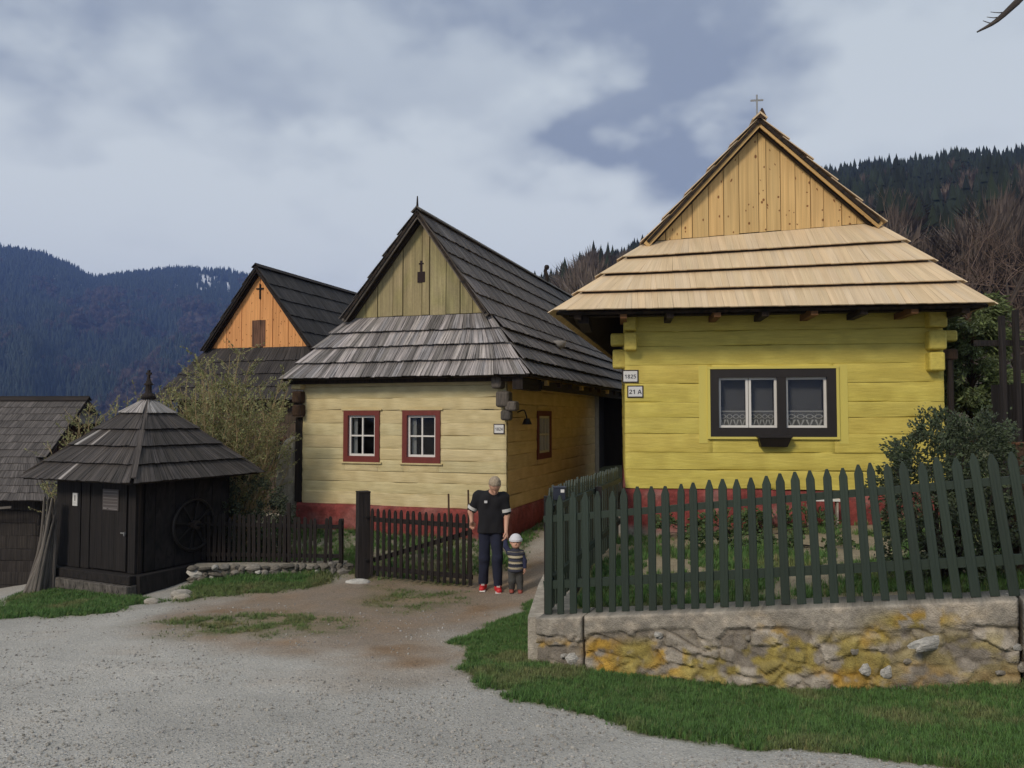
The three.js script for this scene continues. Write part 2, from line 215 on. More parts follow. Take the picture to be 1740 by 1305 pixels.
{
  const axis = (a, b, step, far) => { const r = []; for (let x = a; x <= b + 1e-6; x += step) r.push(x); let s = step, lo = a, hi = b; while (lo > -far || hi < far) { s *= 1.25; lo -= s; hi += s; if (lo > -far * 1.3) r.unshift(lo); if (hi < far * 1.3) r.push(hi); } return r; };
  const xs = axis(-9, 6.5, 0.05, 6000), zs = axis(2.5, 14.5, 0.05, 6000), P = [], U = [], C = [], I = [];
  const gv = S(226, 223, 219), gd = S(184, 154, 124), gg = S(118, 120, 66), gs = S(160, 148, 112), c = new THREE.Color();
  for (const Z of zs) for (const X of xs) {
    const near = X > -14 && X < 9 && Z > 1 && Z < 22;
    const bump = near ? (fbm(X * 0.9, Z * 0.9, 2.2, 3) - 0.5) * 0.05 + (fbm(X * 6, Z * 6, 5.2, 3) - 0.5) * 0.018 : 0;
    const [g, d] = cover(X, Z);
    P.push(X, ground(X, Z) + bump, -Z); U.push(X / 2.4, Z / 2.4);
    const n1 = fbm(X * 0.55, Z * 0.75, 6.1, 4), n2 = fbm(X * 7, Z * 7, 1.9, 3), n3 = fbm(X * 2.1, Z * 2.1, 12.5, 3);
    c.copy(gv); c.multiplyScalar(0.70 + 0.5 * n1 + 0.3 * (n3 - 0.5)); 
    const e = clamp(d * (0.72 + 0.5 * (n3 - 0.35)) + 0.45 * sstep(0.56, 0.7, n1) * sstep(0.4, 0.6, n3) * 0.5);
    c.lerp(gd.clone().multiplyScalar(0.62 + 0.42 * n3 + 0.25 * (n2 - 0.5)), e);
    if (g > 0) { const k = gg.clone().lerp(gs, sstep(0.45, 0.7, n3)); k.multiplyScalar(0.7 + 0.5 * n2); c.lerp(k, g * 0.92); }
    C.push(c.r, c.g, c.b);
  }
  const w = xs.length; for (let j = 0; j < zs.length - 1; j++) for (let i = 0; i < w - 1; i++) { const k = j * w + i; I.push(k, k + 1, k + w, k + 1, k + w + 1, k + w); }
  const g = new THREE.BufferGeometry(); g.setAttribute('position', new THREE.Float32BufferAttribute(P, 3)); g.setAttribute('uv', new THREE.Float32BufferAttribute(U, 2)); g.setAttribute('color', new THREE.Float32BufferAttribute(C, 3)); g.setIndex(I); g.computeVertexNormals();
  struct(obj('ground', g, new THREE.MeshStandardMaterial({ map: gravelT, bumpMap: gravelB, bumpScale: 0.012, vertexColors: true, roughness: 0.97 }))).userData.label = 'gravel yard with trodden earth and worn grass';
}
// loose pebbles on the gravel
{
  const R = rng(404), list = [];
  for (let k = 0; k < 60000 && list.length < 15000; k++) {
    const Z = 3.2 + 8 * R() ** 1.7, X = (R() * 2 - 1) * (Z * 0.72), [g, d] = cover(X, Z); if (g > 0.5 || R() < d * 0.55) continue; if (fbm(X * 1.4, Z * 1.4, 3.7, 3) < 0.4 + 0.16 * R()) continue; list.push([X, Z]);
  }
  const m = sink(new THREE.InstancedMesh(new THREE.IcosahedronGeometry(1, 0), mat(S(172, 169, 163), { roughness: 0.95 }), list.length)), q = new THREE.Matrix4(), e = new THREE.Euler(), c = new THREE.Color();
  list.forEach(([X, Z], i) => { const r = 0.0045 + 0.011 * R() ** 3.2; q.compose(V(X, ground(X, Z) + (fbm(X * 0.9, Z * 0.9, 2.2, 3) - 0.5) * 0.05 + (fbm(X * 6, Z * 6, 5.2, 3) - 0.5) * 0.018 + r * 0.25, -Z), new THREE.Quaternion().setFromEuler(e.set(R() * 6, R() * 6, R() * 6)), V(r * (0.8 + 0.6 * R()), r * (0.6 + 0.3 * R()), r)); m.setMatrixAt(i, q); const t = 0.5 + 0.5 * R(); c.setRGB(t, t * 0.985, t * (0.93 + 0.07 * R())); m.setColorAt(i, c); });
  m.name = 'loose_gravel'; stuff(tag(m, 'loose pale crushed stone scattered over the yard', 'gravel')); scene.add(m);
}

// ------------------------------------------------------------------ hills: ridge lines given as [degrees right of the view, degrees above the eye]
function ridge(prof, az) { if (az <= prof[0][0]) return prof[0][1]; for (let i = 1; i < prof.length; i++) if (az <= prof[i][0]) { const t = (az - prof[i - 1][0]) / (prof[i][0] - prof[i - 1][0]), s = t * t * (3 - 2 * t); return mix(prof[i - 1][1], prof[i][1], mix(t, s, 0.5)); } return prof[prof.length - 1][1]; }
function hill(name, prof, az0, az1, r0, r1, baseH, colour, rough, na, nr, label) {
  const P = [], C = [], I = [], H = (az, t) => { const a = az * Math.PI / 180, r = mix(r0, r1, t), top = Math.tan(ridge(prof, az) * Math.PI / 180) * r1; const up = mix(baseH, top, t ** 1.15 * (t < 1 ? 1 : 1)) + (fbm(az * 0.5, t * 6, r1, 4) - 0.5) * rough * Math.sin(Math.PI * Math.min(1, t * 1.02)); return [Math.sin(a) * r, up + EYE, -Math.cos(a) * r]; };
  for (let j = 0; j <= nr; j++) for (let i = 0; i <= na; i++) { const az = mix(az0, az1, i / na), t = j / nr * 1.12, tt = Math.min(1, t), p = H(az, tt); if (t > 1) { p[0] *= 1 + (t - 1); p[2] *= 1 + (t - 1); p[1] -= (t - 1) * r1 * 0.5; } P.push(...p); C.push(...colour(az, tt)); }
  for (let j = 0; j < nr; j++) for (let i = 0; i < na; i++) { const k = j * (na + 1) + i; I.push(k, k + 1, k + na + 1, k + 1, k + na + 2, k + na + 1); }
  const g = new THREE.BufferGeometry(); g.setAttribute('position', new THREE.Float32BufferAttribute(P, 3)); g.setAttribute('color', new THREE.Float32BufferAttribute(C, 3)); g.setIndex(I); g.computeVertexNormals();
  const m = struct(obj(name, g, new THREE.MeshStandardMaterial({ vertexColors: true, roughness: 1 }))); m.userData.label = label; return H;
}
const spruceG = (() => { const p = []; const C = (r, y0, y1, tw) => { const g = new THREE.ConeGeometry(r, y1 - y0, 7, 1, true); g.translate(0, (y0 + y1) / 2, 0); g.rotateY(tw); const q = g.attributes.position; for (let i = 0; i < q.count; i++) { const k = 0.75 + 0.5 * hash3(i, 3, tw * 10 | 0); q.setX(i, q.getX(i) * k); q.setZ(i, q.getZ(i) * k); } p.push(g); }; C(0.19, 0.05, 0.48, 0); C(0.15, 0.28, 0.7, 1); C(0.11, 0.5, 0.87, 2); C(0.06, 0.72, 1, 3); const g = mergeGeometries(p); g.computeVertexNormals(); return g; })();
const brushG = (() => { const m = new MB(), R = rng(9); for (let k = 0; k < 230; k++) { const a = R() * 6.28, e = 0.15 + R() * 1.35, l = 0.42 + 0.16 * R(), d = V(Math.cos(a) * Math.cos(e), Math.sin(e), Math.sin(a) * Math.cos(e)), o = V(0, 0.3 + 0.22 * R(), 0), t = o.clone().addScaledVector(d, l), s = V(-d.z, 0.3, d.x).normalize(), w = 0.006 + 0.007 * R(); m.tri(o.clone().addScaledVector(d, 0.06).addScaledVector(s, -w), t, o.clone().addScaledVector(d, l * 0.7).addScaledVector(s, w * 2), [0, 0], [0, 1], [1, 1]); } m.box(0, 0.2, 0, 0.03, 0.45, 0.03); return m.geo(); })();
function forest(name, geo, H, az0, az1, n, pick, size, col, seed, label) {
  const R = rng(seed), L = []; for (let k = 0; k < n * 5 && L.length < n; k++) { const az = mix(az0, az1, R()), t = R() ** 0.8; if (R() < pick(az, t)) L.push([az, t]); }
  const m = new THREE.InstancedMesh(geo, mat(0xffffff, { roughness: 1, side: THREE.DoubleSide }), L.length), q = new THREE.Matrix4(), c = new THREE.Color();
  L.forEach(([az, t], i) => { const p = H(az, t), s = size * (0.65 + 0.6 * R()), w = 0.85 + 0.4 * R(); q.compose(V(p[0], p[1] - size * 0.05, p[2]), new THREE.Quaternion().setFromAxisAngle(V(0, 1, 0), R() * 6.28), V(s * w, s, s * w)); m.setMatrixAt(i, q); col(c, az, t, R); m.setColorAt(i, c); });
  m.name = name; m.castShadow = m.receiveShadow = true; scene.add(m); return stuff(tag(m, label, 'forest'));
}
const snow = (az, t) => sstep(0.50, 0.55, fbm(az * 2.4, t * 8, 4.4, 4)) * sstep(0.74, 0.8, t) * sstep(0.985, 0.95, t) * Math.max(sstep(-26, -21, az), 0.5 * sstep(-31, -30, az) * sstep(-28, -29, az));
const broad = (az, t, s) => sstep(0.47, 0.6, fbm(az * 0.32 + s, t * 5.5 + s, 2.5, 4) + (0.42 - t) * 0.35);
{ // the long mountain at the left, two and a half kilometres off
  const prof = [[-50, 11.5], [-38, 11], [-33, 10.2], [-31.2, 10.15], [-29.9, 9.65], [-28.1, 8.85], [-25.6, 9.4], [-23.1, 9.85], [-20.1, 9.9], [-18.2, 9.55], [-14.7, 8.9], [-11.4, 7.7], [-4, 6.3], [6, 5], [20, 4]];
  const H = hill('mountain', prof, -60, 24, 900, 2600, -45, (az, t) => { const b = broad(az, t, 3), n = fbm(az * 3, t * 40, 7, 3); const sn = snow(az, t); const k = [mix(0.030, 0.10, b), mix(0.042, 0.075, b), mix(0.034, 0.062, b)].map((v) => v * (0.7 + 0.6 * n)); return k.map((v, i) => mix(v, [0.75, 0.78, 0.82][i], sn)); }, 120, 420, 130, 'distant forested mountain with snow patches under its ridge');
  forest('mountain_spruce_wood', spruceG, H, -59, -8, 50000, (az, t) => (1 - 0.85 * broad(az, t, 3)) * (1 - 0.95 * snow(az, t)), 19, (c, az, t, R) => { const k = 0.6 + 0.8 * R(); c.setRGB(0.028 * k, 0.042 * k, 0.032 * k); }, 31, 'dark spruce wood covering the distant mountain');
  forest('mountain_beech_wood', brushG, H, -59, -8, 11000, (az, t) => 0.9 * broad(az, t, 3), 17, (c, az, t, R) => { const k = 0.6 + 0.8 * R(); c.setRGB(0.13 * k, 0.095 * k, 0.075 * k); }, 32, 'leafless beech wood in brown patches on the distant mountain');
}
{ // the nearer wooded hill behind the houses
  const prof = [[-12, 5], [0, 7.6], [3.6, 9.0], [8.5, 10.7], [13.9, 12.7], [22.4, 15.3], [25.2, 15.4], [28.6, 15.3], [33, 14.9], [40, 15.5], [60, 16]];
  const H = hill('wooded_hill', prof, -8, 64, 60, 620, -3, (az, t) => { const b = broad(az, t, 11), n = fbm(az * 3, t * 40, 3, 3); return [mix(0.022, 0.075, b), mix(0.028, 0.058, b), mix(0.018, 0.042, b)].map((v) => v * (0.6 + 0.8 * n)); }, 30, 240, 70, 'steep wooded hill rising behind the houses');
  forest('hill_spruce_wood', spruceG, H, -6, 50, 7000, (az, t) => t < 0.14 ? 0 : 1 - 0.9 * broad(az, t, 11) * (1 - sstep(0.8, 0.95, t)), 17, (c, az, t, R) => { const k = 0.5 + 0.9 * R(); c.setRGB(0.016 * k, 0.024 * k, 0.014 * k); }, 33, 'dark spruce wood on the hill behind the houses');
  forest('hill_beech_wood', brushG, H, -6, 50, 4200, (az, t) => t < 0.08 ? 0 : 0.95 * broad(az, t, 11), 14, (c, az, t, R) => { const k = 0.55 + 0.9 * R(); c.setRGB(0.125 * k, 0.098 * k, 0.078 * k); }, 34, 'grey leafless trees between spruces on the hill');
}

// ------------------------------------------------------------------ log houses
const jit = (R, a) => (R() * 2 - 1) * a;
const frame = (o, u, n) => ({ o, u, n, at: (s, y, d) => o.clone().addScaledVector(u, s).addScaledVector(n, d).add(V(0, y, 0)) });
// a hewn log face: a closed slab whose front is uneven and whose upper and lower edges are open joints along part of its length
function logGeo(F, s0, s1, y0, y1, d0, d1, seed, joint) {
  const L = s1 - s0, ns = Math.max(2, Math.round(L / 0.09)), ys = [0, 0.022, 0.06, 0.3, 0.55, 0.8, 0.94, 0.978, 1], nj = ys.length - 1, P = [], U = [], I = [];
  for (let i = 0; i <= ns; i++) for (let j = 0; j <= nj; j++) {
    const s = mix(s0, s1, i / ns), open = (k) => sstep(0.535, 0.60, fbm(s * 0.85 + seed * 3.7 + k, k * 5.1 + seed, 0.5, 3));
    let d = d1 + (noise(s * 1.3 + seed, j * 0.7, seed) - 0.5) * 0.014 + 0.006 * Math.sin(Math.PI * ys[j]);
    const ends = sstep(0.03, 0.2, Math.min(s - s0, s1 - s)), lo = open(seed) * ends, hi = open(seed + 1) * ends;
    if (j === 0) d -= joint * lo; if (j === nj) d -= joint * hi; if (j === 1) d -= joint * 0.5 * lo; if (j === nj - 1) d -= joint * 0.5 * hi;
    const wob = (noise(s * 0.9, seed * 2.3, 1) - 0.5) * 0.03, y = mix(y0, y1, ys[j]) + (joint ? wob * (j === 0 || j === nj ? 0.0 : 1) : 0);
    const p = F.at(s, y, d); P.push(p.x, p.y, p.z); U.push(s + seed * 0.37, y);
  }
  const f = (i, j) => i * (nj + 1) + j; for (let i = 0; i < ns; i++) for (let j = 0; j < nj; j++) I.push(f(i, j), f(i + 1, j), f(i + 1, j + 1), f(i, j), f(i + 1, j + 1), f(i, j + 1));
  const b = P.length / 3; for (const [s, y] of [[s0, y0], [s1, y0], [s1, y1], [s0, y1]]) { const p = F.at(s, y, d0); P.push(p.x, p.y, p.z); U.push(s, y); }
  I.push(b, b + 2, b + 1, b, b + 3, b + 2);
  for (let j = 0; j < nj; j++) { I.push(b, f(0, j), f(0, j + 1)); I.push(b + 1, f(ns, j + 1), f(ns, j)); } I.push(b, f(0, nj), b + 3, b + 1, b + 2, f(ns, nj));
  for (let i = 0; i < ns; i++) { I.push(b, f(i + 1, 0), f(i, 0)); I.push(b + 3, f(i, nj), f(i + 1, nj)); } I.push(b, b + 1, f(ns, 0), b + 3, f(ns, nj), b + 2);
  const g = new THREE.BufferGeometry(); g.setAttribute('position', new THREE.Float32BufferAttribute(P, 3)); g.setAttribute('uv', new THREE.Float32BufferAttribute(U, 2)); g.setIndex(I); g.computeVertexNormals(); return g;
}
function frameBox(F, s0, s1, y0, y1, d0, d1) { const a = F.at; return new MB().hexa(a(s0, y0, d0), a(s1, y0, d0), a(s1, y1, d0), a(s0, y1, d0), a(s0, y0, d1), a(s1, y0, d1), a(s1, y1, d1), a(s0, y1, d1), [s0, y0]).geo(); }
function wall(parent, F, len, y0, y1, holes, o) { // core with real openings, log faces in front
  const parts = [], hs = [...holes].sort((a, b) => a[0] - b[0]), cut = 0.09, L0 = o.from ?? 0; let s = cut;
  const cd0 = -0.24, cd1 = -0.07;
  for (const [a, b, c, d] of hs) { if (a > s) parts.push(frameBox(F, s, a, y0, y1, cd0, cd1)); parts.push(frameBox(F, a, b, y0, c, cd0, cd1), frameBox(F, a, b, d, y1, cd0, cd1)); s = b; }
  parts.push(frameBox(F, s, len - cut, y0, y1, cd0, cd1));
  const w = obj('wall', mergeGeometries(parts), o.core ?? M.core, parent), R = rng(o.seed);
  if (o.logs) { let y = y0, k = 0;
    while (y < y1 - 0.05) { const h = Math.min(y1 - y, o.logH * (0.85 + 0.3 * R())), top = y1 - y - h < 0.12 ? y1 : y + h; k++;
      let segs = [[L0, len, y, top]];
      for (const [a, b, c, d] of hs) { const nx = []; for (const [p, q, yy, tt] of segs) { if (q <= a || p >= b || tt <= c || yy >= d) { nx.push([p, q, yy, tt]); continue; } if (p < a) nx.push([p, a, yy, tt]); if (q > b) nx.push([b, q, yy, tt]); if (yy < c - 0.01) nx.push([Math.max(p, a), Math.min(q, b), yy, c]); if (tt > d + 0.01) nx.push([Math.max(p, a), Math.min(q, b), d, tt]); } segs = nx; }
      segs.forEach(([p, q, yy, tt], i) => obj('log', logGeo(F, p, q, yy, tt, -0.068, jit(R, 0.004), o.seed * 13.1 + k * 1.0 + i * 0.013, o.joint), o.mats[(k * 7 + i) % o.mats.length], w));
      y = top; } }
  return w;
}
// boards or shingles laid in overlapping courses on a four-cornered slope; returns board geometries
function courses(BL, BR, TL, TR, N, bw, R, o = {}) {
  const n = V().crossVectors(BR.clone().sub(BL), TL.clone().sub(BL)).normalize(), out = [], L = (s) => BL.clone().lerp(TL, s), Rr = (s) => BR.clone().lerp(TR, s);
  const e = BR.clone().sub(BL), el = e.length(); e.divideScalar(el);
  for (let c = 0; c < N; c++) {
    const s0 = c / N - (c ? (o.lap ?? 0.035) : 0.03), s1 = Math.min(1, (c + 1) / N + 0.01), a0 = L(s0), b0 = Rr(s0), a1 = L(s1), b1 = Rr(s1);
    const xb0 = a0.clone().sub(BL).dot(e), xb1 = b0.clone().sub(BL).dot(e), xt0 = a1.clone().sub(BL).dot(e), xt1 = b1.clone().sub(BL).dot(e), wb = xb1 - xb0, wt = xt1 - xt0, m = Math.min(1.2, wb * 0.45);
    const topAt = (x) => { const f = x - xb0, g = xb1 - x; let q; if (f < m) q = mix(xt0, xb0 + m, f / m); else if (g < m) q = mix(xt1, xb1 - m, g / m); else q = x; return clamp((q - xt0) / Math.max(1e-6, wt)); };
    let x = 0; const cuts = [0]; while (x < wb - bw * 0.6) { x += bw * (0.75 + 0.5 * R()); cuts.push(Math.min(x, wb)); } cuts[cuts.length - 1] = wb;
    for (let i = 0; i < cuts.length - 1; i++) {
      const gp = (o.gap ?? 0.003), p0 = cuts[i] + gp / 2, p1 = cuts[i + 1] - gp / 2; if (p1 - p0 < 0.008) continue;
      const dr = jit(R, o.ragged ?? 0.004), up = (o.lift ?? 0.045) + jit(R, o.jl ?? 0.004), th = o.th ?? 0.02, slip = V().copy(L(s1)).sub(L(s0)).normalize().multiplyScalar(dr);
      const P0 = a0.clone().lerp(b0, p0 / wb).add(slip), P1 = a0.clone().lerp(b0, p1 / wb).add(slip), Q0 = a1.clone().lerp(b1, topAt(xb0 + p0)), Q1 = a1.clone().lerp(b1, topAt(xb0 + p1));
      const f = (p, k) => p.clone().addScaledVector(n, k), tone = R();
      out.push({ q: [f(P0, up - th), f(P1, up - th), f(Q1, 0.004), f(Q0, 0.004), f(P0, up), f(P1, up), f(Q1, 0.004 + th * 0.6), f(Q0, 0.004 + th * 0.6)], uo: [R() * 5, R() * 5], tone, c, mid: P0 });
    }
  }
  return out;
}
const boardMesh = (b, mats, parent, name = 'shingle') => obj(name, new MB().hexa(...b.q, b.uo).geo(), mats[Math.min(mats.length - 1, Math.floor(b.tone * mats.length))], parent);
function boardMass(list, m, parent, spread, name = 'shingles') { const mb = new MB(); for (const b of list) { const t = 1 + spread * (b.tone * 2 - 1); mb.hexa(...b.q, b.uo, [t, t, t]); } const k = obj(name, mb.geo(), m, parent); return stuff(k); }
function slab(BL, BR, TL, TR, t0, t1, nu = 10, nv = 5) { // bilinear sheet with thickness
  const n = V().crossVectors(BR.clone().sub(BL), TL.clone().sub(BL)).normalize(), mb = new MB(), f = (u, v, k) => BL.clone().lerp(BR, u).lerp(TL.clone().lerp(TR, u), v).addScaledVector(n, k);
  for (let i = 0; i < nu; i++) for (let j = 0; j < nv; j++) { const a = i / nu, b = (i + 1) / nu, c = j / nv, d = (j + 1) / nv; for (const [t, w] of [[t1, 0], [t0, 1]]) { const P = [f(a, c, t), f(b, c, t), f(b, d, t), f(a, d, t)]; if (w) P.reverse(); mb.quad(...P, [a * 3, c], [b * 3, c], [b * 3, d], [a * 3, d]); } }
  const rim = [[0, 0], [1, 0], [1, 1], [0, 1]]; rim.forEach(([u, v], i) => { const [p, q] = rim[(i + 1) % 4]; const A = f(u, v, t0), B = f(p, q, t0), C = f(p, q, t1), D = f(u, v, t1); mb.quad(A, B, C, D, [0, 0], [1, 0], [1, 0.1], [0, 0.1]); });
  return mb.geo();
}
function slabFlat(BL, BR, TL, TR, t0, t1) { const n = V().crossVectors(BR.clone().sub(BL), TL.clone().sub(BL)).normalize(), f = (p, k) => p.clone().addScaledVector(n, k); return new MB().hexa(f(BL, t0), f(BR, t0), f(TR, t0), f(TL, t0), f(BL, t1), f(BR, t1), f(TR, t1), f(TL, t1)).geo(); }

function roofed(root, H) { // skirt roof under a boarded gable, saddle roof behind
  const { eL, eR, eF, eaveY, gz, rz, rl, rr, ap, back } = H, R = rng(H.seed), zB = -back;
  const EL = V(eL, eaveY, eF), ER = V(eR, eaveY, eF), GL = V(rl[0], rl[1], gz), GR = V(rr[0], rr[1], gz), A = V(ap[0], ap[1], rz);
  const P = { skirt: [EL, ER, GL, GR], ll: [V(H.eLb ?? eL, eaveY, zB), EL, V(rl[0], rl[1], zB), GL], rl: [ER, V(eR, eaveY, zB), GR, V(rr[0], rr[1], zB)],
    lu: [V(rl[0], rl[1], zB), V(rl[0], rl[1], rz), V(ap[0], ap[1], zB), A], ru: [V(rr[0], rr[1], rz), V(rr[0], rr[1], zB), A, V(ap[0], ap[1], zB)] };
  const roof = obj('roof', mergeGeometries(Object.values(P).map((q) => slab(...q, -0.06, -0.012))), H.soffit, root);
  const o = H.sh, single = [], mass = [];
  for (const k of ['skirt', 'rl', 'ru', 'll', 'lu']) {
    const N = k === 'skirt' || k[1] === 'l' ? H.nLow : H.nUp, list = courses(...P[k], N, k === 'skirt' ? o.bw : o.bw * 1.15, R, k[1] === 'u' ? { ...o, lift: Math.min(o.lift, 0.06) } : o);
    if (H.single && k === 'skirt') single.push(...list); else if (H.single && H.show === k[0] && k !== 'skirt') list.forEach((b) => (b.side = true, b.mid.z > H.singleZ && single.length < 296 ? single : mass).push(b)); else mass.push(...list);
  }
  if (H.shade_or_batten) { const [a, b, c, d] = P.skirt, n = V().crossVectors(b.clone().sub(a), c.clone().sub(a)).normalize(); for (let k = 1; k < H.nLow; k++) { const s = k / H.nLow - 0.012, p = a.clone().lerp(c, s).addScaledVector(n, 0.042), q = b.clone().lerp(d, s).addScaledVector(n, 0.042), e = q.clone().sub(p).normalize().multiplyScalar(0.05); obj('shade_or_batten', beamG(p.add(e), q.sub(e), 0.03, 0.062, n), H.shade_or_batten, roof); } }  // dark strips stand in for the shade line under each shingle course
  single.forEach((b) => boardMesh(b, b.side ? H.shSide ?? H.shMats : H.shMats, roof)); if (mass.length) boardMass(mass, H.shMass, roof, H.spread, 'shingle_mass');
  const cap = (x, y, t) => beamG(V(ap[0] + x, ap[1] + y, rz + 0.03), V(ap[0] + x, ap[1] + y, zB), 0.16, 0.025, V(t, 1, 0)); obj('ridge_board', mergeGeometries([cap(-0.055, 0.015, -0.9), cap(0.055, 0.03, 0.9)]), H.ridgeMat, roof);
  // gable: backing and upright boards
  const gable = obj('gable', new MB().hexa(...[[rl[0] + 0.1, rl[1] - 0.15], [rr[0] - 0.1, rr[1] - 0.15], [ap[0] + 0.03, ap[1] - 0.12], [ap[0] - 0.03, ap[1] - 0.12]].flatMap(([x, y], i, all) => [V(x, y, gz - 0.10)]), ...[[rl[0] + 0.1, rl[1] - 0.15], [rr[0] - 0.1, rr[1] - 0.15], [ap[0] + 0.03, ap[1] - 0.12], [ap[0] - 0.03, ap[1] - 0.12]].map(([x, y]) => V(x, y, gz - 0.03))).geo(), H.soffit, root);
  const gx0 = rl[0] + 0.10, gx1 = rr[0] - 0.10, nb = H.gBoards, cuts = [gx0]; for (let i = 1; i < nb; i++) cuts.push(mix(gx0, gx1, i / nb) + jit(R, (gx1 - gx0) / nb * 0.14)); cuts.push(gx1); let best = 1; for (let i = 1; i < nb; i++) if (Math.abs(cuts[i] - ap[0]) < Math.abs(cuts[best] - ap[0])) best = i; cuts[best] = ap[0];
  const topY = (x) => (x < ap[0] ? mix(rl[1], ap[1], (x - rl[0]) / (ap[0] - rl[0])) : mix(ap[1], rr[1], (x - ap[0]) / (rr[0] - ap[0]))) - 0.06, botY = (x) => mix(rl[1], rr[1], (x - rl[0]) / (rr[0] - rl[0])) + (H.gBot ?? 0.02);
  for (let i = 0; i < nb; i++) { const gg = H.gGap ?? 0.005, a = cuts[i] + gg, b = cuts[i + 1] - gg, z0 = gz - 0.028, z1 = gz + 0.002 + (i % 2) * 0.012 + jit(R, 0.002), dy = jit(R, 0.008); const ta = Math.max(topY(a), botY(a) + 0.01), tb = Math.max(topY(b), botY(b) + 0.01);
    obj('board', new MB().hexa(V(a, botY(a) + dy, z0), V(b, botY(b) + dy, z0), V(b, tb, z0), V(a, ta, z0), V(a, botY(a) + dy, z1), V(b, botY(b) + dy, z1), V(b, tb, z1), V(a, ta, z1), [R() * 7, R() * 7]).geo(), H.gMats[Math.floor(R() * H.gMats.length)], gable); }
  // barge boards under the verge, battens below
  for (const q of [rl, rr]) { const a = V(q[0], q[1] - 0.075, rz - 0.045), b = V(ap[0], ap[1] - 0.075, rz - 0.045); obj('bargeboard', beamG(a, b, 0.03, 0.10, V(0, 0, 1).cross(b.clone().sub(a)).normalize()), H.bargeMat, roof); obj('verge_rafter', beamG(V(q[0], q[1] - 0.11, gz + 0.06), V(ap[0], ap[1] - 0.11, gz + 0.06), 0.07, 0.09), H.soffit, roof); }
  if (H.backWall !== false) obj('back_gable', new MB().hexa(V(rl[0], eaveY, zB + 0.3), V(rr[0], eaveY, zB + 0.3), V(ap[0] + 0.02, ap[1] - 0.1, zB + 0.3), V(ap[0] - 0.02, ap[1] - 0.1, zB + 0.3), V(rl[0], eaveY, zB + 0.4), V(rr[0], eaveY, zB + 0.4), V(ap[0] + 0.02, ap[1] - 0.1, zB + 0.4), V(ap[0] - 0.02, ap[1] - 0.1, zB + 0.4)).geo(), M.darkwood, root);
  return { roof, gable };
}
// window: outer frame, sashes with panes; boxes in the wall's own frame
function windowUnit(parent, F, s0, s1, y0, y1, o) {
  const fw = o.fw, p = o.proud ?? 0.03, fr = mergeGeometries([frameBox(F, s0, s1, y1 - fw, y1, -0.16, p), frameBox(F, s0, s1, y0, y0 + (o.fb ?? fw), -0.16, p), frameBox(F, s0, s0 + fw, y0 + (o.fb ?? fw), y1 - fw, -0.16, p), frameBox(F, s1 - fw, s1, y0 + (o.fb ?? fw), y1 - fw, -0.16, p), ...(o.mull ?? []).map(([a, b]) => frameBox(F, a, b, y0 + (o.fb ?? fw), y1 - fw, -0.16, p - 0.004))]);
  const w = obj('window', fr, o.frameMat, parent); if (o.label) w.userData.label = o.label;
  for (const [a, b, c, d, cols, rows] of o.sashes) {
    const t = o.sw, z0 = -0.075, z1 = -0.03 + (o.sz ?? 0); const bars = [frameBox(F, a, b, d - t, d, z0, z1), frameBox(F, a, b, c, c + t, z0, z1), frameBox(F, a, a + t, c + t, d - t, z0, z1), frameBox(F, b - t, b, c + t, d - t, z0, z1)];
    for (let i = 1; i < cols; i++) { const x = mix(a + t, b - t, i / cols); bars.push(frameBox(F, x - o.mw / 2, x + o.mw / 2, c + t, d - t, z0 + 0.01, z1 - 0.004)); }
    for (let i = 1; i < rows; i++) { const y = mix(c + t, d - t, i / rows); bars.push(frameBox(F, a + t, b - t, y - o.mw / 2, y + o.mw / 2, z0 + 0.012, z1 - 0.007)); }
    obj('sash', mergeGeometries(bars), o.sashMat ?? M.white, w);
    for (let i = 0; i < cols; i++) for (let j = 0; j < rows; j++) { const x0 = mix(a + t, b - t, i / cols), x1 = mix(a + t, b - t, (i + 1) / cols), q0 = mix(c + t, d - t, j / rows), q1 = mix(c + t, d - t, (j + 1) / rows), G = F.at, zz = -0.055; obj('pane', new MB().quad(G(x0, q0, zz), G(x1, q0, zz), G(x1, q1, zz), G(x0, q1, zz), [0, 0], [1, 0], [1, 1], [0, 1]).geo(), M.glass, w); }
  }
  return w;
}
function plinthGeo(F, len, y0, y1, d, col, seed) { // rubble plinth with lime wash, rough face
  const ns = Math.round(len / 0.06), nj = 14, P = [], U = [], C = [], I = [];
  for (let i = 0; i <= ns; i++) for (let j = 0; j <= nj; j++) { const s = mix(0, len, i / ns), y = mix(y0, y1, j / nj), e = d + (fbm(s * 3 + seed, y * 4, 1, 4) - 0.5) * 0.07 - (j === nj ? 0.03 : 0), p = F.at(s, y, e); P.push(p.x, p.y, p.z); U.push(s, y); C.push(...col(s, y)); }
  for (const dd of [d - 0.2]) for (let i = 0; i <= ns; i++) { const p = F.at(mix(0, len, i / ns), y1, dd); P.push(p.x, p.y, p.z); U.push(i / ns * len, y1); C.push(...col(i / ns * len, y1)); }
  const f = (i, j) => i * (nj + 1) + j, b = (ns + 1) * (nj + 1); for (let i = 0; i < ns; i++) { for (let j = 0; j < nj; j++) I.push(f(i, j), f(i + 1, j), f(i + 1, j + 1), f(i, j), f(i + 1, j + 1), f(i, j + 1)); I.push(f(i, nj), f(i + 1, nj), b + i + 1, f(i, nj), b + i + 1, b + i); }
  const g = new THREE.BufferGeometry(); g.setAttribute('position', new THREE.Float32BufferAttribute(P, 3)); g.setAttribute('uv', new THREE.Float32BufferAttribute(U, 2)); g.setAttribute('color', new THREE.Float32BufferAttribute(C, 3)); g.setIndex(I); g.computeVertexNormals(); return g;
}
const plinthMat = new THREE.MeshStandardMaterial({ vertexColors: true, map: speckT, bumpMap: speckB, bumpScale: 0.012, roughness: 0.95 });
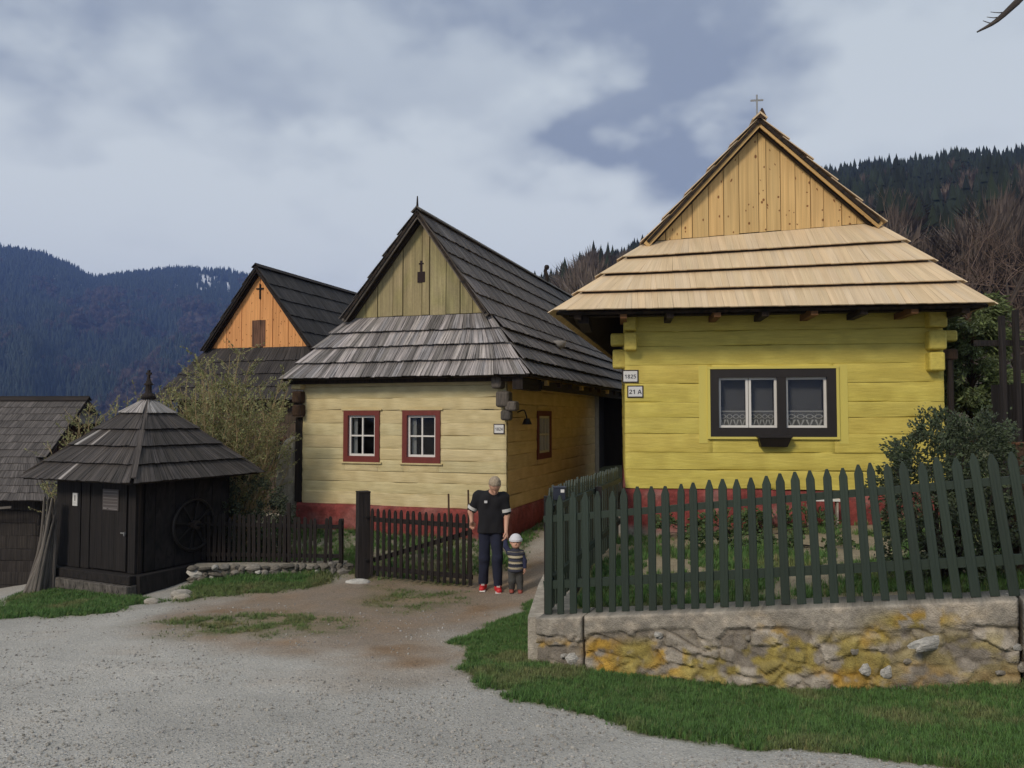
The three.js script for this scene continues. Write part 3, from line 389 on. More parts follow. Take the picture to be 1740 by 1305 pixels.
const redwash = (pale, seed, yLow) => (s, y) => { const a = S(158, 76, 70), b = S(182, 130, 122), c = S(176, 168, 156), n = fbm(s * 2.2 + seed, y * 3.3, 3, 4); a.multiplyScalar(0.85 + 0.5 * n); a.lerp(b, sstep(0.5, 0.72, n) * pale); const k = sstep(0.03, -0.03, y - yLow + (n - 0.5) * 0.12); a.lerp(c, k); return [a.r, a.g, a.b]; };
function canvasTex(w, h, draw) { const c = document.createElement('canvas'); c.width = w; c.height = h; draw(c.getContext('2d'), w, h); const t = new THREE.CanvasTexture(c); t.colorSpace = THREE.SRGBColorSpace; return t; }
function numberPlate(root, F, s, y, w, h, text) { // enamel house-number plate with a dark rim
  const p = obj('number_plate', frameBox(F, s - w / 2, s + w / 2, y - h / 2, y + h / 2, 0.004, 0.02), mat(S(44, 32, 34), { roughness: 0.4 }), root);
  const G = F.at, m = 0.018; obj('plate_face', new MB().quad(G(s - w / 2 + m, y - h / 2 + m, 0.023), G(s + w / 2 - m, y - h / 2 + m, 0.023), G(s + w / 2 - m, y + h / 2 - m, 0.023), G(s - w / 2 + m, y + h / 2 - m, 0.023), [0, 0], [1, 0], [1, 1], [0, 1]).geo(), new THREE.MeshStandardMaterial({ roughness: 0.35, map: canvasTex(256, 192, (x, W, Hh) => { x.fillStyle = '#d9d9d6'; x.fillRect(0, 0, W, Hh); x.fillStyle = '#33333c'; x.font = `bold ${text.length > 3 && !text.includes(' ') ? 100 : 118}px sans-serif`; x.textAlign = 'center'; x.textBaseline = 'middle'; x.fillText(text, W / 2, Hh / 2 + 6); }) }), p);
}
const logEnd = (root, x, y, z, w, h, d, m, r = 0.035) => obj('log_end', rbox(w, h, d, x, y, z, r), m, root);
const gy = (h) => h + EYE;
const R90 = Math.PI / 180;

// --- the bright yellow house with the new roof
{
  const th = 7.7 * R90, w = 4.70, dep = 9, root = thing('log_house', 'bright yellow log house with pale new shingle roof and dark three-pane window', 'house', 1.771, gy(-1.79), -12.33, -th, 'log houses along the lane');
  const F = frame(V(0, 0, 0), V(1, 0, 0), V(0, 0, 1)), Fr = frame(V(w, 0, 0), V(0, 0, -1), V(1, 0, 0)), Fl = frame(V(0, 0, -dep), V(0, 0, 1), V(-1, 0, 0)), Fb = frame(V(w, 0, -dep), V(-1, 0, 0), V(0, 0, -1));
  const y0 = 0.70, y1 = 3.42, wx0 = 1.30, wx1 = 3.16, wy0 = 1.50, wy1 = 2.54;
  const lm = { mats: tints(S(220, 202, 98), 0.03, 4, { map: paintT, bumpMap: paintB, bumpScale: 0.006, roughness: 0.62 }) };
  wall(root, F, w, y0, y1, [[wx0 + 0.03, wx1 - 0.03, wy0 + 0.03, wy1 - 0.03]], { logs: true, logH: 0.27, joint: 0.022, seed: 3, mats: lm.mats });
  wall(root, Fl, dep - 0.06, y0, y1, [], { logs: true, logH: 0.28, joint: 0.03, seed: 4, mats: lm.mats }); wall(root, Fr, dep, y0, y1, [], { logs: true, logH: 0.28, joint: 0.03, seed: 5, mats: lm.mats, from: 0.06 }); wall(root, Fb, w, y0, y1, [], { seed: 6 });
  obj('ceiling', boxG(w - 0.3, 0.05, dep - 0.3, w / 2, y1 - 0.05, -dep / 2), M.core, root);
  obj('plinth', mergeGeometries([plinthGeo(frame(V(-0.03, 0, 0), V(1, 0, 0), V(0, 0, 1)), w + 0.06, -0.6, y0, 0.0, redwash(0.9, 2, 0.06), 2), plinthGeo(Fl, dep, -0.6, y0, 0.0, redwash(0.9, 5, 0.06), 4), plinthGeo(Fr, dep, -0.6, y0, 0, redwash(0.9, 7, 0.06), 6)]), plinthMat, root);
  windowUnit(root, F, wx0, wx1, wy0, wy1, { fw: 0.13, fb: 0.14, frameMat: M.nearblack, proud: 0.035, mull: [[2.30, 2.43]], sw: 0.035, mw: 0.03, sashes: [[1.43, 1.875, wy0 + 0.14, wy1 - 0.13, 1, 1], [1.885, 2.30, wy0 + 0.14, wy1 - 0.13, 1, 1], [2.43, 2.90 + 0.13, wy0 + 0.14, wy1 - 0.13, 1, 1]], label: 'dark framed window of three white sashes' });
  obj('window_trim', mergeGeometries([frameBox(F, wx0 - 0.04, wx1 + 0.04, wy1, wy1 + 0.035, -0.02, 0.05), frameBox(F, wx0 - 0.04, wx1 + 0.04, wy0 - 0.035, wy0, -0.02, 0.05), frameBox(F, wx0 - 0.04, wx0, wy0, wy1, -0.02, 0.045), frameBox(F, wx1, wx1 + 0.04, wy0, wy1, -0.02, 0.045), frameBox(F, wx0 - 0.17, wx0 - 0.04, wy0 - 0.1, wy1 + 0.06, -0.02, 0.012), frameBox(F, wx1 + 0.04, wx1 + 0.17, wy0 - 0.1, wy1 + 0.06, -0.02, 0.012)]), M.creamtrim, root);
  { // lace curtains: net above, worked border below
    const lace = new THREE.CanvasTexture((() => { const c = document.createElement('canvas'); c.width = 256; c.height = 256; const x = c.getContext('2d'); x.fillStyle = '#000'; x.fillRect(0, 0, 256, 256); x.fillStyle = '#777'; for (let j = 0; j < 256; j += 4) for (let i = 0; i < 256; i += 4) if ((i + j) % 8 === 0) x.fillRect(i, j, 3, 3); x.fillStyle = '#ddd'; x.fillRect(0, 0, 256, 14); for (let k = 0; k < 4; k++) { const cx = 32 + k * 64; x.fillStyle = '#ccc'; x.beginPath(); x.arc(cx, 84, 31, 0, 7); x.fill(); x.fillStyle = '#1a1a1a'; x.beginPath(); x.arc(cx, 84, 21, 0, 7); x.fill(); x.fillStyle = '#ddd'; x.beginPath(); x.moveTo(cx - 30, 130); x.lineTo(cx, 250); x.lineTo(cx + 6, 250); x.lineTo(cx - 14, 130); x.fill(); x.beginPath(); x.moveTo(cx + 30, 130); x.lineTo(cx, 250); x.lineTo(cx - 6, 250); x.lineTo(cx + 14, 130); x.fill(); } return c; })());
    const lm2 = new THREE.MeshStandardMaterial({ color: S(150, 152, 150), alphaMap: lace, transparent: true, side: THREE.DoubleSide, roughness: 1 }), net = new THREE.MeshPhysicalMaterial({ color: S(84, 86, 86), roughness: 1, transmission: 0.5, thickness: 0, side: THREE.DoubleSide });
    for (const [a, b] of [[1.46, 1.85], [1.92, 2.27], [2.47, 3.0]]) { const q = (y0_, y1_, d, m, nm) => obj(nm, new MB().quad(F.at(a, y0_, d), F.at(b, y0_, d), F.at(b, y1_, d), F.at(a, y1_, d), [0, 0], [1, 0], [1, 1], [0, 1]).geo(), m, root); q(wy0 + 0.13, wy0 + 0.40, -0.12, lm2, 'lace_border'); q(wy0 + 0.1, wy1 - 0.1, -0.2, net, 'net_curtain'); }
  }
  const box = obj('planter_box', new MB().hexa(V(2.02, 1.36, 0.0), V(2.44, 1.36, 0.0), V(2.46, 1.48, 0.0), V(2.0, 1.48, 0.0), V(2.04, 1.35, 0.13), V(2.42, 1.35, 0.13), V(2.47, 1.495, 0.2), V(1.99, 1.495, 0.2)).geo(), M.nearblack, root); obj('rim', boxG(0.5, 0.025, 0.21, 2.23, 1.505, 0.105), M.nearblack, box);
  // corner log ends
  const ym = lm.mats;
  [[0.02, 3.26, 0.2, 0.24], [0.03, 2.97, 0.2, 0.28]].forEach(([x, y, ww, hh], i) => logEnd(root, x + 0.06, y, 0.06, ww, hh, 0.3, ym[i % 4]));
  [[-0.09, 3.03, 0.26, 0.2], [-0.07, 2.72, 0.24, 0.3]].forEach(([x, y, ww, hh], i) => logEnd(root, x, y, -0.16, ww, hh, 0.22, ym[i % 4]));
  [[w - 0.12, 3.26, 0.26, 0.27], [w - 0.13, 2.94, 0.25, 0.29], [w - 0.145, 2.62, 0.22, 0.28]].forEach(([x, y, ww, hh], i) => logEnd(root, x, y, 0.05, ww, hh, 0.26, ym[(i + 1) % 4]));
  [[w + 0.1, 3.02], [w + 0.1, 2.74]].forEach(([x, y], i) => logEnd(root, x, y, -0.16, 0.28, 0.17, 0.2, i ? M.brown : ym[0]));
  numberPlate(root, F, 0.085, 2.44, 0.25, 0.2, '1825'); numberPlate(root, F, 0.16, 2.2, 0.25, 0.19, '21 A');
  // dark beams under the eave
  obj('eave_beam', boxG(5.7, 0.16, 0.16, 2.0, 3.42, 0.32), M.soffit, root); obj('eave_beam', boxG(0.16, 0.16, 1.3, -0.62, 3.3, -0.1), M.darkwood, root);
  for (let i = 0; i < 9; i++) obj('rafter_foot', boxG(0.1, 0.09, 0.8, -0.7 + i * 0.68, 3.31, 0.32), i % 2 ? M.soffitNew : M.soffit, root);
  obj('downpipe', boxG(0.07, 1.9, 0.07, w + 0.11, 1.7, -0.05), M.darkwood, root);
  const { roof } = roofed(root, { shade_or_batten: mat(S(66, 50, 40), old), eL: -1.02, eLb: -0.12, eR: 5.02, eF: 0.765, eaveY: 3.37, gz: -0.62, rz: -0.42, rl: [0.36, 4.68], rr: [4.0, 4.88], ap: [2.175, 6.62], back: dep + 0.5, seed: 21, nLow: 4, nUp: 5, soffit: M.soffit, sh: { bw: 0.105, lift: 0.092, th: 0.016, gap: 0.002, ragged: 0.003, jl: 0.003 }, single: true, show: '', shMats: M.freshS, shMass: M.freshV, spread: 0.1, gBoards: 15, gMats: M.pine, bargeMat: M.pine[1], ridgeMat: M.freshS[1] });  // brown of the skirt strips is the shade between courses, put into colour
  const cr = obj('roof_cross', mergeGeometries([boxG(0.025, 0.36, 0.02, 2.14, 6.82, -0.45), boxG(0.2, 0.025, 0.02, 2.14, 6.91, -0.45)]), M.steel, root);
  obj('ridge_peak', new MB().hexa(V(2.11, 6.6, -0.5), V(2.29, 6.6, -0.5), V(2.22, 6.76, -0.5), V(2.2, 6.76, -0.5), V(2.11, 6.6, -0.4), V(2.29, 6.6, -0.4), V(2.22, 6.76, -0.4), V(2.2, 6.76, -0.4)).geo(), M.brown, roof);
}

// --- the cream house in the middle
{
  const th = 19 * R90, w = 4.49, dep = 13, root = thing('log_house', 'cream log house with weathered grey shingle roof and two red-framed windows', 'house', -4.354, gy(-2.31), -16.40, -th, 'log houses along the lane');
  const F = frame(V(0, 0, 0), V(1, 0, 0), V(0, 0, 1)), Fr = frame(V(w, 0, 0), V(0, 0, -1), V(1, 0, 0)), Fl = frame(V(0, 0, -dep), V(0, 0, 1), V(-1, 0, 0)), Fb = frame(V(w, 0, -dep), V(-1, 0, 0), V(0, 0, -1));
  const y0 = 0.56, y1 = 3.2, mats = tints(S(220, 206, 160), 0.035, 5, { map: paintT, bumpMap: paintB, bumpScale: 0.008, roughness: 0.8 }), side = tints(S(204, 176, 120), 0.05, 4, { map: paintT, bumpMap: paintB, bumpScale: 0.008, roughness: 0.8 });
  const wins = [[0.98, 1.80, 1.42, 2.46], [2.31, 3.13, 1.42, 2.46]], swin = [1.95, 3.0, 1.42, 2.46];
  const shrink = ([a, b, c, d]) => [a + 0.03, b - 0.03, c + 0.03, d - 0.03];
  wall(root, F, w, y0, y1, wins.map(shrink), { logs: true, logH: 0.25, joint: 0.024, seed: 13, mats });
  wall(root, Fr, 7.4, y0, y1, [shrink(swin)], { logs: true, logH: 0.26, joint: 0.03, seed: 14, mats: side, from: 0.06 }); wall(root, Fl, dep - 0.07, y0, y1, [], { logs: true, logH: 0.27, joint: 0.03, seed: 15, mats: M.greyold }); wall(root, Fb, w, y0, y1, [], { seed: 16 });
  obj('wall', frameBox(frame(V(w - 0.9, 0, -7.4), V(0, 0, -1), V(1, 0, 0)), 0, dep - 7.4, 0, y1, -0.2, 0), M.darkwood, root); obj('pillar', rbox(0.42, 2.3, 0.5, w - 0.2, 1.9, -7.68, 0.03), mat(S(190, 176, 150), { map: speckT, bumpMap: speckB, bumpScale: 0.01 }), root);
  obj('ceiling', boxG(w - 0.3, 0.05, dep - 0.3, w / 2, y1 - 0.05, -dep / 2), M.core, root);
  obj('plinth', mergeGeometries([plinthGeo(frame(V(-0.1, 0, 0), V(1, 0, 0), V(0, 0, 1)), w + 0.16, -0.5, y0, 0.06, redwash(0.55, 12, -0.02), 12), plinthGeo(frame(V(w, 0, 0.06), V(0, 0, -1), V(1, 0, 0)), dep, -0.5, y0, 0.06, redwash(0.4, 15, -0.02), 14), plinthGeo(Fl, dep, -0.5, y0, 0.06, redwash(1, 17, 0.4), 16)]), plinthMat, root);
  wins.forEach(([a, b, c, d]) => { windowUnit(root, F, a, b, c, d, { fw: 0.10, fb: 0.12, frameMat: M.redframe, proud: 0.03, sw: 0.045, mw: 0.03, sashes: [[a + 0.10, b - 0.10, c + 0.12, d - 0.10, 2, 2]] });
    obj('window_trim', frameBox(F, a - 0.05, b + 0.05, d, d + 0.03, -0.02, 0.035), mats[1], root); obj('window_sill', frameBox(F, a - 0.05, b + 0.05, c - 0.03, c, -0.02, 0.045), mats[1], root);
    const cv = []; for (let i = 0; i < 9; i++) { const s = a + 0.15 + i * 0.0115; cv.push(F.at(s, 0, -0.13 - 0.014 * (i % 2))); } const mb = new MB(); for (let i = 0; i < 8; i++) mb.quad(cv[i].clone().setY(c + 0.15), cv[i + 1].clone().setY(c + 0.15), cv[i + 1].clone().setY(d - 0.12), cv[i].clone().setY(d - 0.12), [0, 0], [1, 0], [1, 1], [0, 1]); obj('curtain', mb.geo(), M.curtain, root); });
  windowUnit(root, Fr, ...swin, { fw: 0.11, fb: 0.13, frameMat: mat(S(104, 48, 34), { map: grainT }), proud: 0.03, sw: 0.05, mw: 0.035, sz: 0.035, sashMat: mat(S(186, 178, 160)), sashes: [[swin[0] + 0.11, swin[1] - 0.11, swin[2] + 0.13, swin[3] - 0.11, 3, 2]] });
  // corner logs: greyed ends at the right, notched ends at the left
  const e = M.greyold; [[w - 0.12, 2.98, 0.2, 0.24, 0.3, 2], [w + 0.0, 2.66, 0.26, 0.3, 0.28, 1], [w + 0.16, 2.53, 0.22, 0.19, 0.26, 3], [w + 0.05, 2.36, 0.2, 0.2, 0.2, 0]].forEach(([x, y, a, b, c, k]) => logEnd(root, x, y, 0.12, a, b, c, e[k], 0.05));
  [[-0.07, 3.0, 0.2], [-0.06, 2.74, 0.24], [-0.05, 2.46, 0.24]].forEach(([x, y, h], i) => logEnd(root, x, y, 0.06, 0.22, h, 0.22, i ? M.brown : mats[3], 0.03));
  obj('corner_board', boxG(0.16, 1.75, 0.1, -0.10, 1.45, -0.05), M.darkwood, root);
  obj('buttress', blobG(0.34, 0.95, 0.25, 5, 0.18, 3).translate(-0.42, 0.95, -0.25), mat(S(196, 188, 170), { map: speckT, bumpMap: speckB, bumpScale: 0.02 }), root);
  numberPlate(root, F, w - 0.14, 2.1, 0.22, 0.19, '1824');
  const lamp = obj('wall_lamp', mergeGeometries([tubeG([V(w + 0.02, 2.42, -0.6), V(w + 0.16, 2.46, -0.6), V(w + 0.22, 2.3, -0.6)], 0.015, 0.015, 5, 6), new THREE.CylinderGeometry(0.05, 0.1, 0.12, 10, 1).translate(w + 0.22, 2.24, -0.6)]), M.iron, root);
  obj('eave_beam', boxG(0.2, 0.22, 1.2, w + 0.34, 2.95, -0.25), M.darkwood, root); obj('eave_beam', boxG(0.16, 0.16, 9, w + 0.42, 2.95, -5.2), M.soffit, root); obj('eave_beam', boxG(5.0, 0.12, 0.14, 2.3, 3.06, 0.16), M.soffit, root);
  for (let i = 0; i < 10; i++) obj('rafter_foot', boxG(0.62, 0.1, 0.11, w + 0.26, 3.0, -0.9 - i * 0.95), i % 3 ? M.brown : side[1], root);
  const { roof, gable } = roofed(root, { eL: -0.24, eR: 5.08, eF: 0.40, eaveY: 3.1, gz: -0.6, rz: -0.32, rl: [0.72, 4.42], rr: [3.96, 4.40], ap: [2.435, 6.55], back: dep + 0.4, seed: 22, nLow: 4, nUp: 5, soffit: M.soffit, sh: { bw: 0.105, lift: 0.085, th: 0.016, gap: 0.005, ragged: 0.011, jl: 0.009 }, single: true, show: 'r', singleZ: -2.6, shMats: M.oldS, shSide: M.oldD, shMass: M.oldV, spread: 0.42, gBoards: 10, gGap: 0.009, gMats: M.oldgable, bargeMat: M.greyold[1], ridgeMat: M.greyold[0] });  // right slope shingles darker: part wet lichen, part shade put into the colour
  obj('gable_vent', mergeGeometries([boxG(0.17, 0.22, 0.02, 2.42, 5.22, -0.585), boxG(0.05, 0.24, 0.02, 2.42, 5.44, -0.586), boxG(0.11, 0.025, 0.02, 2.42, 5.5, -0.584)]), mat(S(34, 18, 18)), gable);
  obj('ridge_spike', new THREE.CylinderGeometry(0.012, 0.03, 0.3, 6).translate(2.43, 6.7, -0.36), M.darkwood, roof);
  obj('roof_figure', mergeGeometries([tubeG([V(2.43, 6.55, -9.6), V(2.47, 6.78, -9.6), V(2.41, 6.95, -9.6), V(2.47, 7.06, -9.6)], 0.07, 0.05, 6, 8), new THREE.SphereGeometry(0.085, 8, 6).translate(2.46, 7.06, -9.6)]), M.darkwood, roof);
  obj('roof_vent', new THREE.SphereGeometry(0.19, 14, 8, 0, 6.28, 1.57, 1.57).translate(4.35, 4.16, -4.2), mat(S(150, 148, 146), { roughness: 0.7, side: THREE.DoubleSide }), roof);
}

// --- the orange-gabled house behind
{
  const th = 19 * R90, w = 4.5, dep = 10, root = thing('log_house', 'brown log house with orange board gable behind the twiggy bush', 'house', -9.42, gy(-2.9), -22.19, -th, 'log houses along the lane');
  const F = frame(V(0, 0, 0), V(1, 0, 0), V(0, 0, 1)), Fr = frame(V(w, 0, 0), V(0, 0, -1), V(1, 0, 0)), Fl = frame(V(0, 0, -dep), V(0, 0, 1), V(-1, 0, 0)), Fb = frame(V(w, 0, -dep), V(-1, 0, 0), V(0, 0, -1));
  const wm = tints(S(98, 84, 70), 0.15, 4, old), y1 = 3.5, wn = [[0.9, 1.7, 1.5, 2.4], [2.8, 3.6, 1.5, 2.4]];
  wall(root, F, w, 0.3, y1, wn.map(([a, b, c, d]) => [a + 0.03, b - 0.03, c + 0.03, d - 0.03]), { logs: true, logH: 0.27, joint: 0.03, seed: 23, mats: wm }); wall(root, Fr, dep, 0.3, y1, [], { logs: true, logH: 0.28, joint: 0.03, seed: 24, mats: wm, from: 0.06 }); wall(root, Fl, dep, 0.3, y1, [], { seed: 25, core: wm[0] }); wall(root, Fb, w, 0.3, y1, [], { seed: 26 });
  obj('plinth', boxG(w + 0.1, 1.1, dep, w / 2, -0.2, -dep / 2), M.stone[1], root); obj('ceiling', boxG(w - 0.3, 0.05, dep - 0.3, w / 2, y1 - 0.05, -dep / 2), M.core, root);
  wn.forEach(([a, b, c, d]) => windowUnit(root, F, a, b, c, d, { fw: 0.1, frameMat: M.brown, sashMat: M.brown, sw: 0.04, mw: 0.03, sashes: [[a + 0.1, b - 0.1, c + 0.1, d - 0.1, 2, 2]] }));
  const { roof, gable } = roofed(root, { eL: -0.5, eR: 5.0, eF: 0.45, eaveY: 3.4, gz: -0.6, rz: -0.36, rl: [0.5, 4.87], rr: [4.05, 4.85], ap: [2.27, 7.13], back: dep + 0.4, seed: 27, nLow: 4, nUp: 5, soffit: M.darkwood, sh: { bw: 0.13, lift: 0.055, th: 0.022, gap: 0.005, ragged: 0.015, jl: 0.008 }, shMass: M.darkV, spread: 0.3, gBoards: 13, gMats: M.orange, bargeMat: M.darkwood, ridgeMat: M.darkwood });
  obj('gable_stain_panel', mergeGeometries([boxG(0.14, 0.74, 0.02, 2.09, 5.27, -0.582), boxG(0.15, 0.75, 0.02, 2.24, 5.27, -0.578), boxG(0.14, 0.74, 0.02, 2.39, 5.27, -0.582)]), mat(S(136, 100, 78), old), gable);  // plank panel standing for the dark weathering on the orange boards
  obj('gable_cross', mergeGeometries([boxG(0.035, 0.42, 0.03, 2.27, 6.45, -0.575), boxG(0.24, 0.035, 0.03, 2.27, 6.53, -0.574)]), M.darkwood, gable);
}

// --- the low house down the slope at the left edge
{
  const th = -88 * R90, w = 4.8, dep = 12, root = thing('log_house', 'low dark house with a broad grey shingle roof slope beyond the shed', 'house', -11.1, gy(-4.15), -18.6, -th, 'log houses along the lane');
  const F = frame(V(0, 0, 0), V(1, 0, 0), V(0, 0, 1)), Fr = frame(V(w, 0, 0), V(0, 0, -1), V(1, 0, 0)), Fl = frame(V(0, 0, -dep), V(0, 0, 1), V(-1, 0, 0)), Fb = frame(V(w, 0, -dep), V(-1, 0, 0), V(0, 0, -1));
  const wm = tints(S(62, 56, 52), 0.15, 4, old), y1 = 2.35;
  wall(root, F, w, 0, y1, [], { logs: true, logH: 0.27, joint: 0.022, seed: 33, mats: wm }); wall(root, Fl, dep - 0.06, 0, y1, [], { logs: true, logH: 0.28, joint: 0.03, seed: 35, mats: wm }); wall(root, Fr, dep, 0, y1, [], { seed: 34, core: wm[0] }); wall(root, Fb, w, 0, y1, [], { seed: 36 });
  obj('plinth', boxG(w + 0.1, 0.9, dep, w / 2, -0.4, -dep / 2), M.stone[1], root);
  roofed(root, { eL: -0.42, eR: 5.22, eF: 0.42, eaveY: 2.27, gz: -0.6, rz: -0.3, rl: [0.72, 3.22], rr: [4.08, 3.22], ap: [2.4, 4.64], back: dep + 0.4, seed: 37, nLow: 6, nUp: 8, soffit: M.darkwood, sh: { bw: 0.13, lift: 0.035, th: 0.018, gap: 0.004, ragged: 0.01, jl: 0.006 }, shMass: mat(S(112, 107, 104), { ...old, vertexColors: true }), spread: 0.22, gBoards: 12, gMats: tints(S(96, 70, 64), 0.12, 4, old), bargeMat: M.greyold[1], ridgeMat: M.darkwood });
  const hip = courses(V(1.72, 4.0, -0.12), V(3.08, 4.0, -0.12), V(2.38, 4.64, -0.75), V(2.42, 4.64, -0.75), 2, 0.13, rng(38), { lift: 0.03 }); boardMass(hip, M.oldV, root, 0.2, 'gable_hood');
  obj('shade_or_batten', beamG(V(-0.42, 2.1, -0.4), V(-0.42, 1.92, -2.6), 0.03, 0.05), M.greyold[4], root);
}

// ------------------------------------------------------------------ the square well house with the pyramid roof
{
  const c0 = [-5.90, 12.42], u = [-0.9, 0.436], v = [0.436, 0.9], a = 1.92, b = 1.95;       // front corner, directions of the two faces we see
  // local frame: x along the right-hand face reversed so that +z looks to the camera's left
  const turn = Math.atan2(u[1], -u[0]);                                                     // local +x runs from the left corner to the front corner
  const lx = c0[0] + u[0] * a, lz = c0[1] + u[1] * a, gh = -2.80;
  const root = thing('well_house', 'small dark plank well house with pyramid shingle roof', 'shed', lx, gy(gh), -lz, -turn);
  // local: x 0..a along the door face, z 0..-b back along the wheel face
  const F = frame(V(0, 0, 0), V(1, 0, 0), V(0, 0, 1)), Fr = frame(V(a, 0, 0), V(0, 0, -1), V(1, 0, 0)), y0 = 0.36, y1 = 1.92, mats = M.shedwood;
  obj('wall', mergeGeometries([boxG(a, y1 - 0.1, 0.06, a / 2, y1 / 2, -0.08), boxG(a, y1 - 0.1, 0.06, a / 2, y1 / 2, -b + 0.05), boxG(0.06, y1 - 0.1, b - 0.22, a - 0.08, y1 / 2, -b / 2), boxG(0.06, y1 - 0.1, b - 0.22, 0.08, y1 / 2, -b / 2)]), M.darkwood, root);
  const R = rng(55); 
  for (const [x0, x1, z] of [[0.0, 0.36, 0], [0.37, 0.62, 0.012], [0.63, 0.83, 0]]) obj('plank', new MB().hexa(V(x0, y0, -0.05), V(x1, y0, -0.05), V(x1, y1, -0.05), V(x0, y1, -0.05), V(x0, y0, z), V(x1, y0, z), V(x1, y1, z), V(x0, y1, z), [R() * 4, R() * 4]).geo(), mats[Math.floor(R() * 4)], root);
  const door = obj('door', boxG(0.86, 1.34, 0.03, 1.29, y0 + 0.70, -0.03), M.darkwood, root); for (let i = 0; i < 3; i++) obj('plank', new MB().box(1.005 + i * 0.285, y0 + 0.70, -0.005, 0.279, 1.36, 0.03, [R() * 4, R() * 4]).geo(), mats[(i + 1) % 4], door); obj('latch', mergeGeometries([boxG(0.11, 0.02, 0.015, 1.66, 0.98, 0.02), boxG(0.02, 0.06, 0.03, 1.70, 0.97, 0.025)]), M.steel, door);
  obj('plank', boxG(1.0, 0.2, 0.05, 1.32, y1 - 0.09, -0.02), mats[0], root); obj('post', boxG(0.16, y1 - y0, 0.14, a - 0.09, (y0 + y1) / 2, -0.07), mats[1], root);
  for (let i = 0; i < 9; i++) { const w = (b - 0.2) / 9; obj('plank', new MB().box(a - 0.02, (y0 + y1) / 2, -0.17 - (i + 0.5) * w, 0.04 + (i % 2) * 0.01, y1 - y0, w - 0.008, [R() * 4, R() * 4]).geo(), mats[Math.floor(R() * 4)], root); }
  obj('sill_beam', rbox(a + 0.1, 0.17, 0.24, a / 2, 0.11, 0.06, 0.02), M.greyold[0], root); obj('sill_beam', rbox(a + 0.06, 0.15, 0.18, a / 2, 0.27, 0.03, 0.02), mats[3], root); obj('sill_beam', rbox(0.2, 0.3, b, a + 0.02, 0.19, -b / 2, 0.02), mats[2], root);
  for (let i = 0; i < 9; i++) obj('foundation_stone', blobG(0.14 + 0.07 * R(), 0.09, 0.12, i * 3 + 1, 0.25, 1).translate(0.06 + i * 0.225, -0.03 - 0.005 * i, 0.06), M.whitestone, root);
  // spoked wheel on the right-hand face
  const wz = -1.08, wy = 1.0, wx = a + 0.07, wh = new THREE.TorusGeometry(0.42, 0.028, 6, 36); wh.rotateY(Math.PI / 2); wh.translate(wx, wy, wz); const wheel = obj('wheel', wh, M.iron, root); const hub = new THREE.CylinderGeometry(0.075, 0.075, 0.16, 12); hub.rotateZ(Math.PI / 2); hub.translate(wx + 0.01, wy, wz); obj('hub', hub, M.wheelwood, wheel); for (let i = 0; i < 8; i++) { const q = i / 8 * 6.283 + 0.2; obj('spoke', beamG(V(wx, wy + Math.sin(q) * 0.06, wz + Math.cos(q) * 0.06), V(wx, wy + Math.sin(q) * 0.41, wz + Math.cos(q) * 0.41), 0.03, 0.035, V(1, 0, 0)), mats[2], wheel); }
  const axle = new THREE.CylinderGeometry(0.03, 0.03, 0.3, 8); axle.rotateZ(Math.PI / 2); axle.translate(wx + 0.08, wy, wz); obj('axle', axle, M.iron, wheel);
  // roof
  const o = 0.36, E = y1 - 0.10, x0 = -o, x1 = a + o, z1 = o, z0 = -b - o, ap = V(a / 2, 3.17, -b / 2), cr = [V(x0, E, z1), V(x1, E, z1), V(x1, E, z0), V(x0, E, z0)];
  const roof = obj('roof', mergeGeometries(cr.map((p, i) => slab(p, cr[(i + 1) % 4], ap.clone().lerp(p, 0.01), ap.clone().lerp(cr[(i + 1) % 4], 0.01), -0.05, -0.015))), M.soffit, root);
  for (let i = 0; i < 4; i++) { const list = courses(cr[i], cr[(i + 1) % 4], ap.clone().lerp(cr[i], 0.006), ap.clone().lerp(cr[(i + 1) % 4], 0.006), 5, 0.1, R, { lift: 0.065, th: 0.014, gap: 0.004, ragged: 0.008, jl: 0.006 });
    if (i < 2) list.forEach((q, k) => { if (i === 0 && q.c < 4 && (k === 11 || k === 52 || k === 56)) q.pale = true; boardMesh(q, q.c === 4 || q.pale ? M.shedTop : M.shedS, roof); }); else boardMass(list, M.darkV, roof, 0.2, 'shingle_mass'); }
  for (const p of cr.slice(0, 3)) obj('hip_board', beamG(ap.clone().add(V(0, 0.0, 0)), p.clone().lerp(ap, 0.01).add(V(0, 0.055, 0)), 0.085, 0.022), M.shedS[4], roof);
  obj('finial', mergeGeometries([new THREE.LatheGeometry([[0.001, -0.05], [0.13, -0.05], [0.1, 0.03], [0.055, 0.06], [0.05, 0.18], [0.085, 0.2], [0.05, 0.23], [0.03, 0.3], [0.001, 0.31]].map(([r, y]) => new THREE.Vector2(r, y)), 10).translate(ap.x, ap.y + 0.01, ap.z), boxG(0.04, 0.16, 0.035, ap.x, ap.y + 0.38, ap.z), boxG(0.12, 0.035, 0.03, ap.x, ap.y + 0.4, ap.z)].map((g) => { const q = g.index ? g.toNonIndexed() : g; return q; })), M.darkwood, roof);
  const nt = (nm, w, h, x, y, z, draw, base, rough) => { const f = obj(nm, boxG(w, h, 0.012, x, y, z), mat(base), root); obj('print', new MB().quad(V(x - w / 2 + 0.006, y - h / 2 + 0.006, z + 0.009), V(x + w / 2 - 0.006, y - h / 2 + 0.006, z + 0.009), V(x + w / 2 - 0.006, y + h / 2 - 0.006, z + 0.009), V(x - w / 2 + 0.006, y + h / 2 - 0.006, z + 0.009), [0, 0], [1, 0], [1, 1], [0, 1]).geo(), new THREE.MeshStandardMaterial({ roughness: rough, map: canvasTex(128, 192, draw) }), f); };
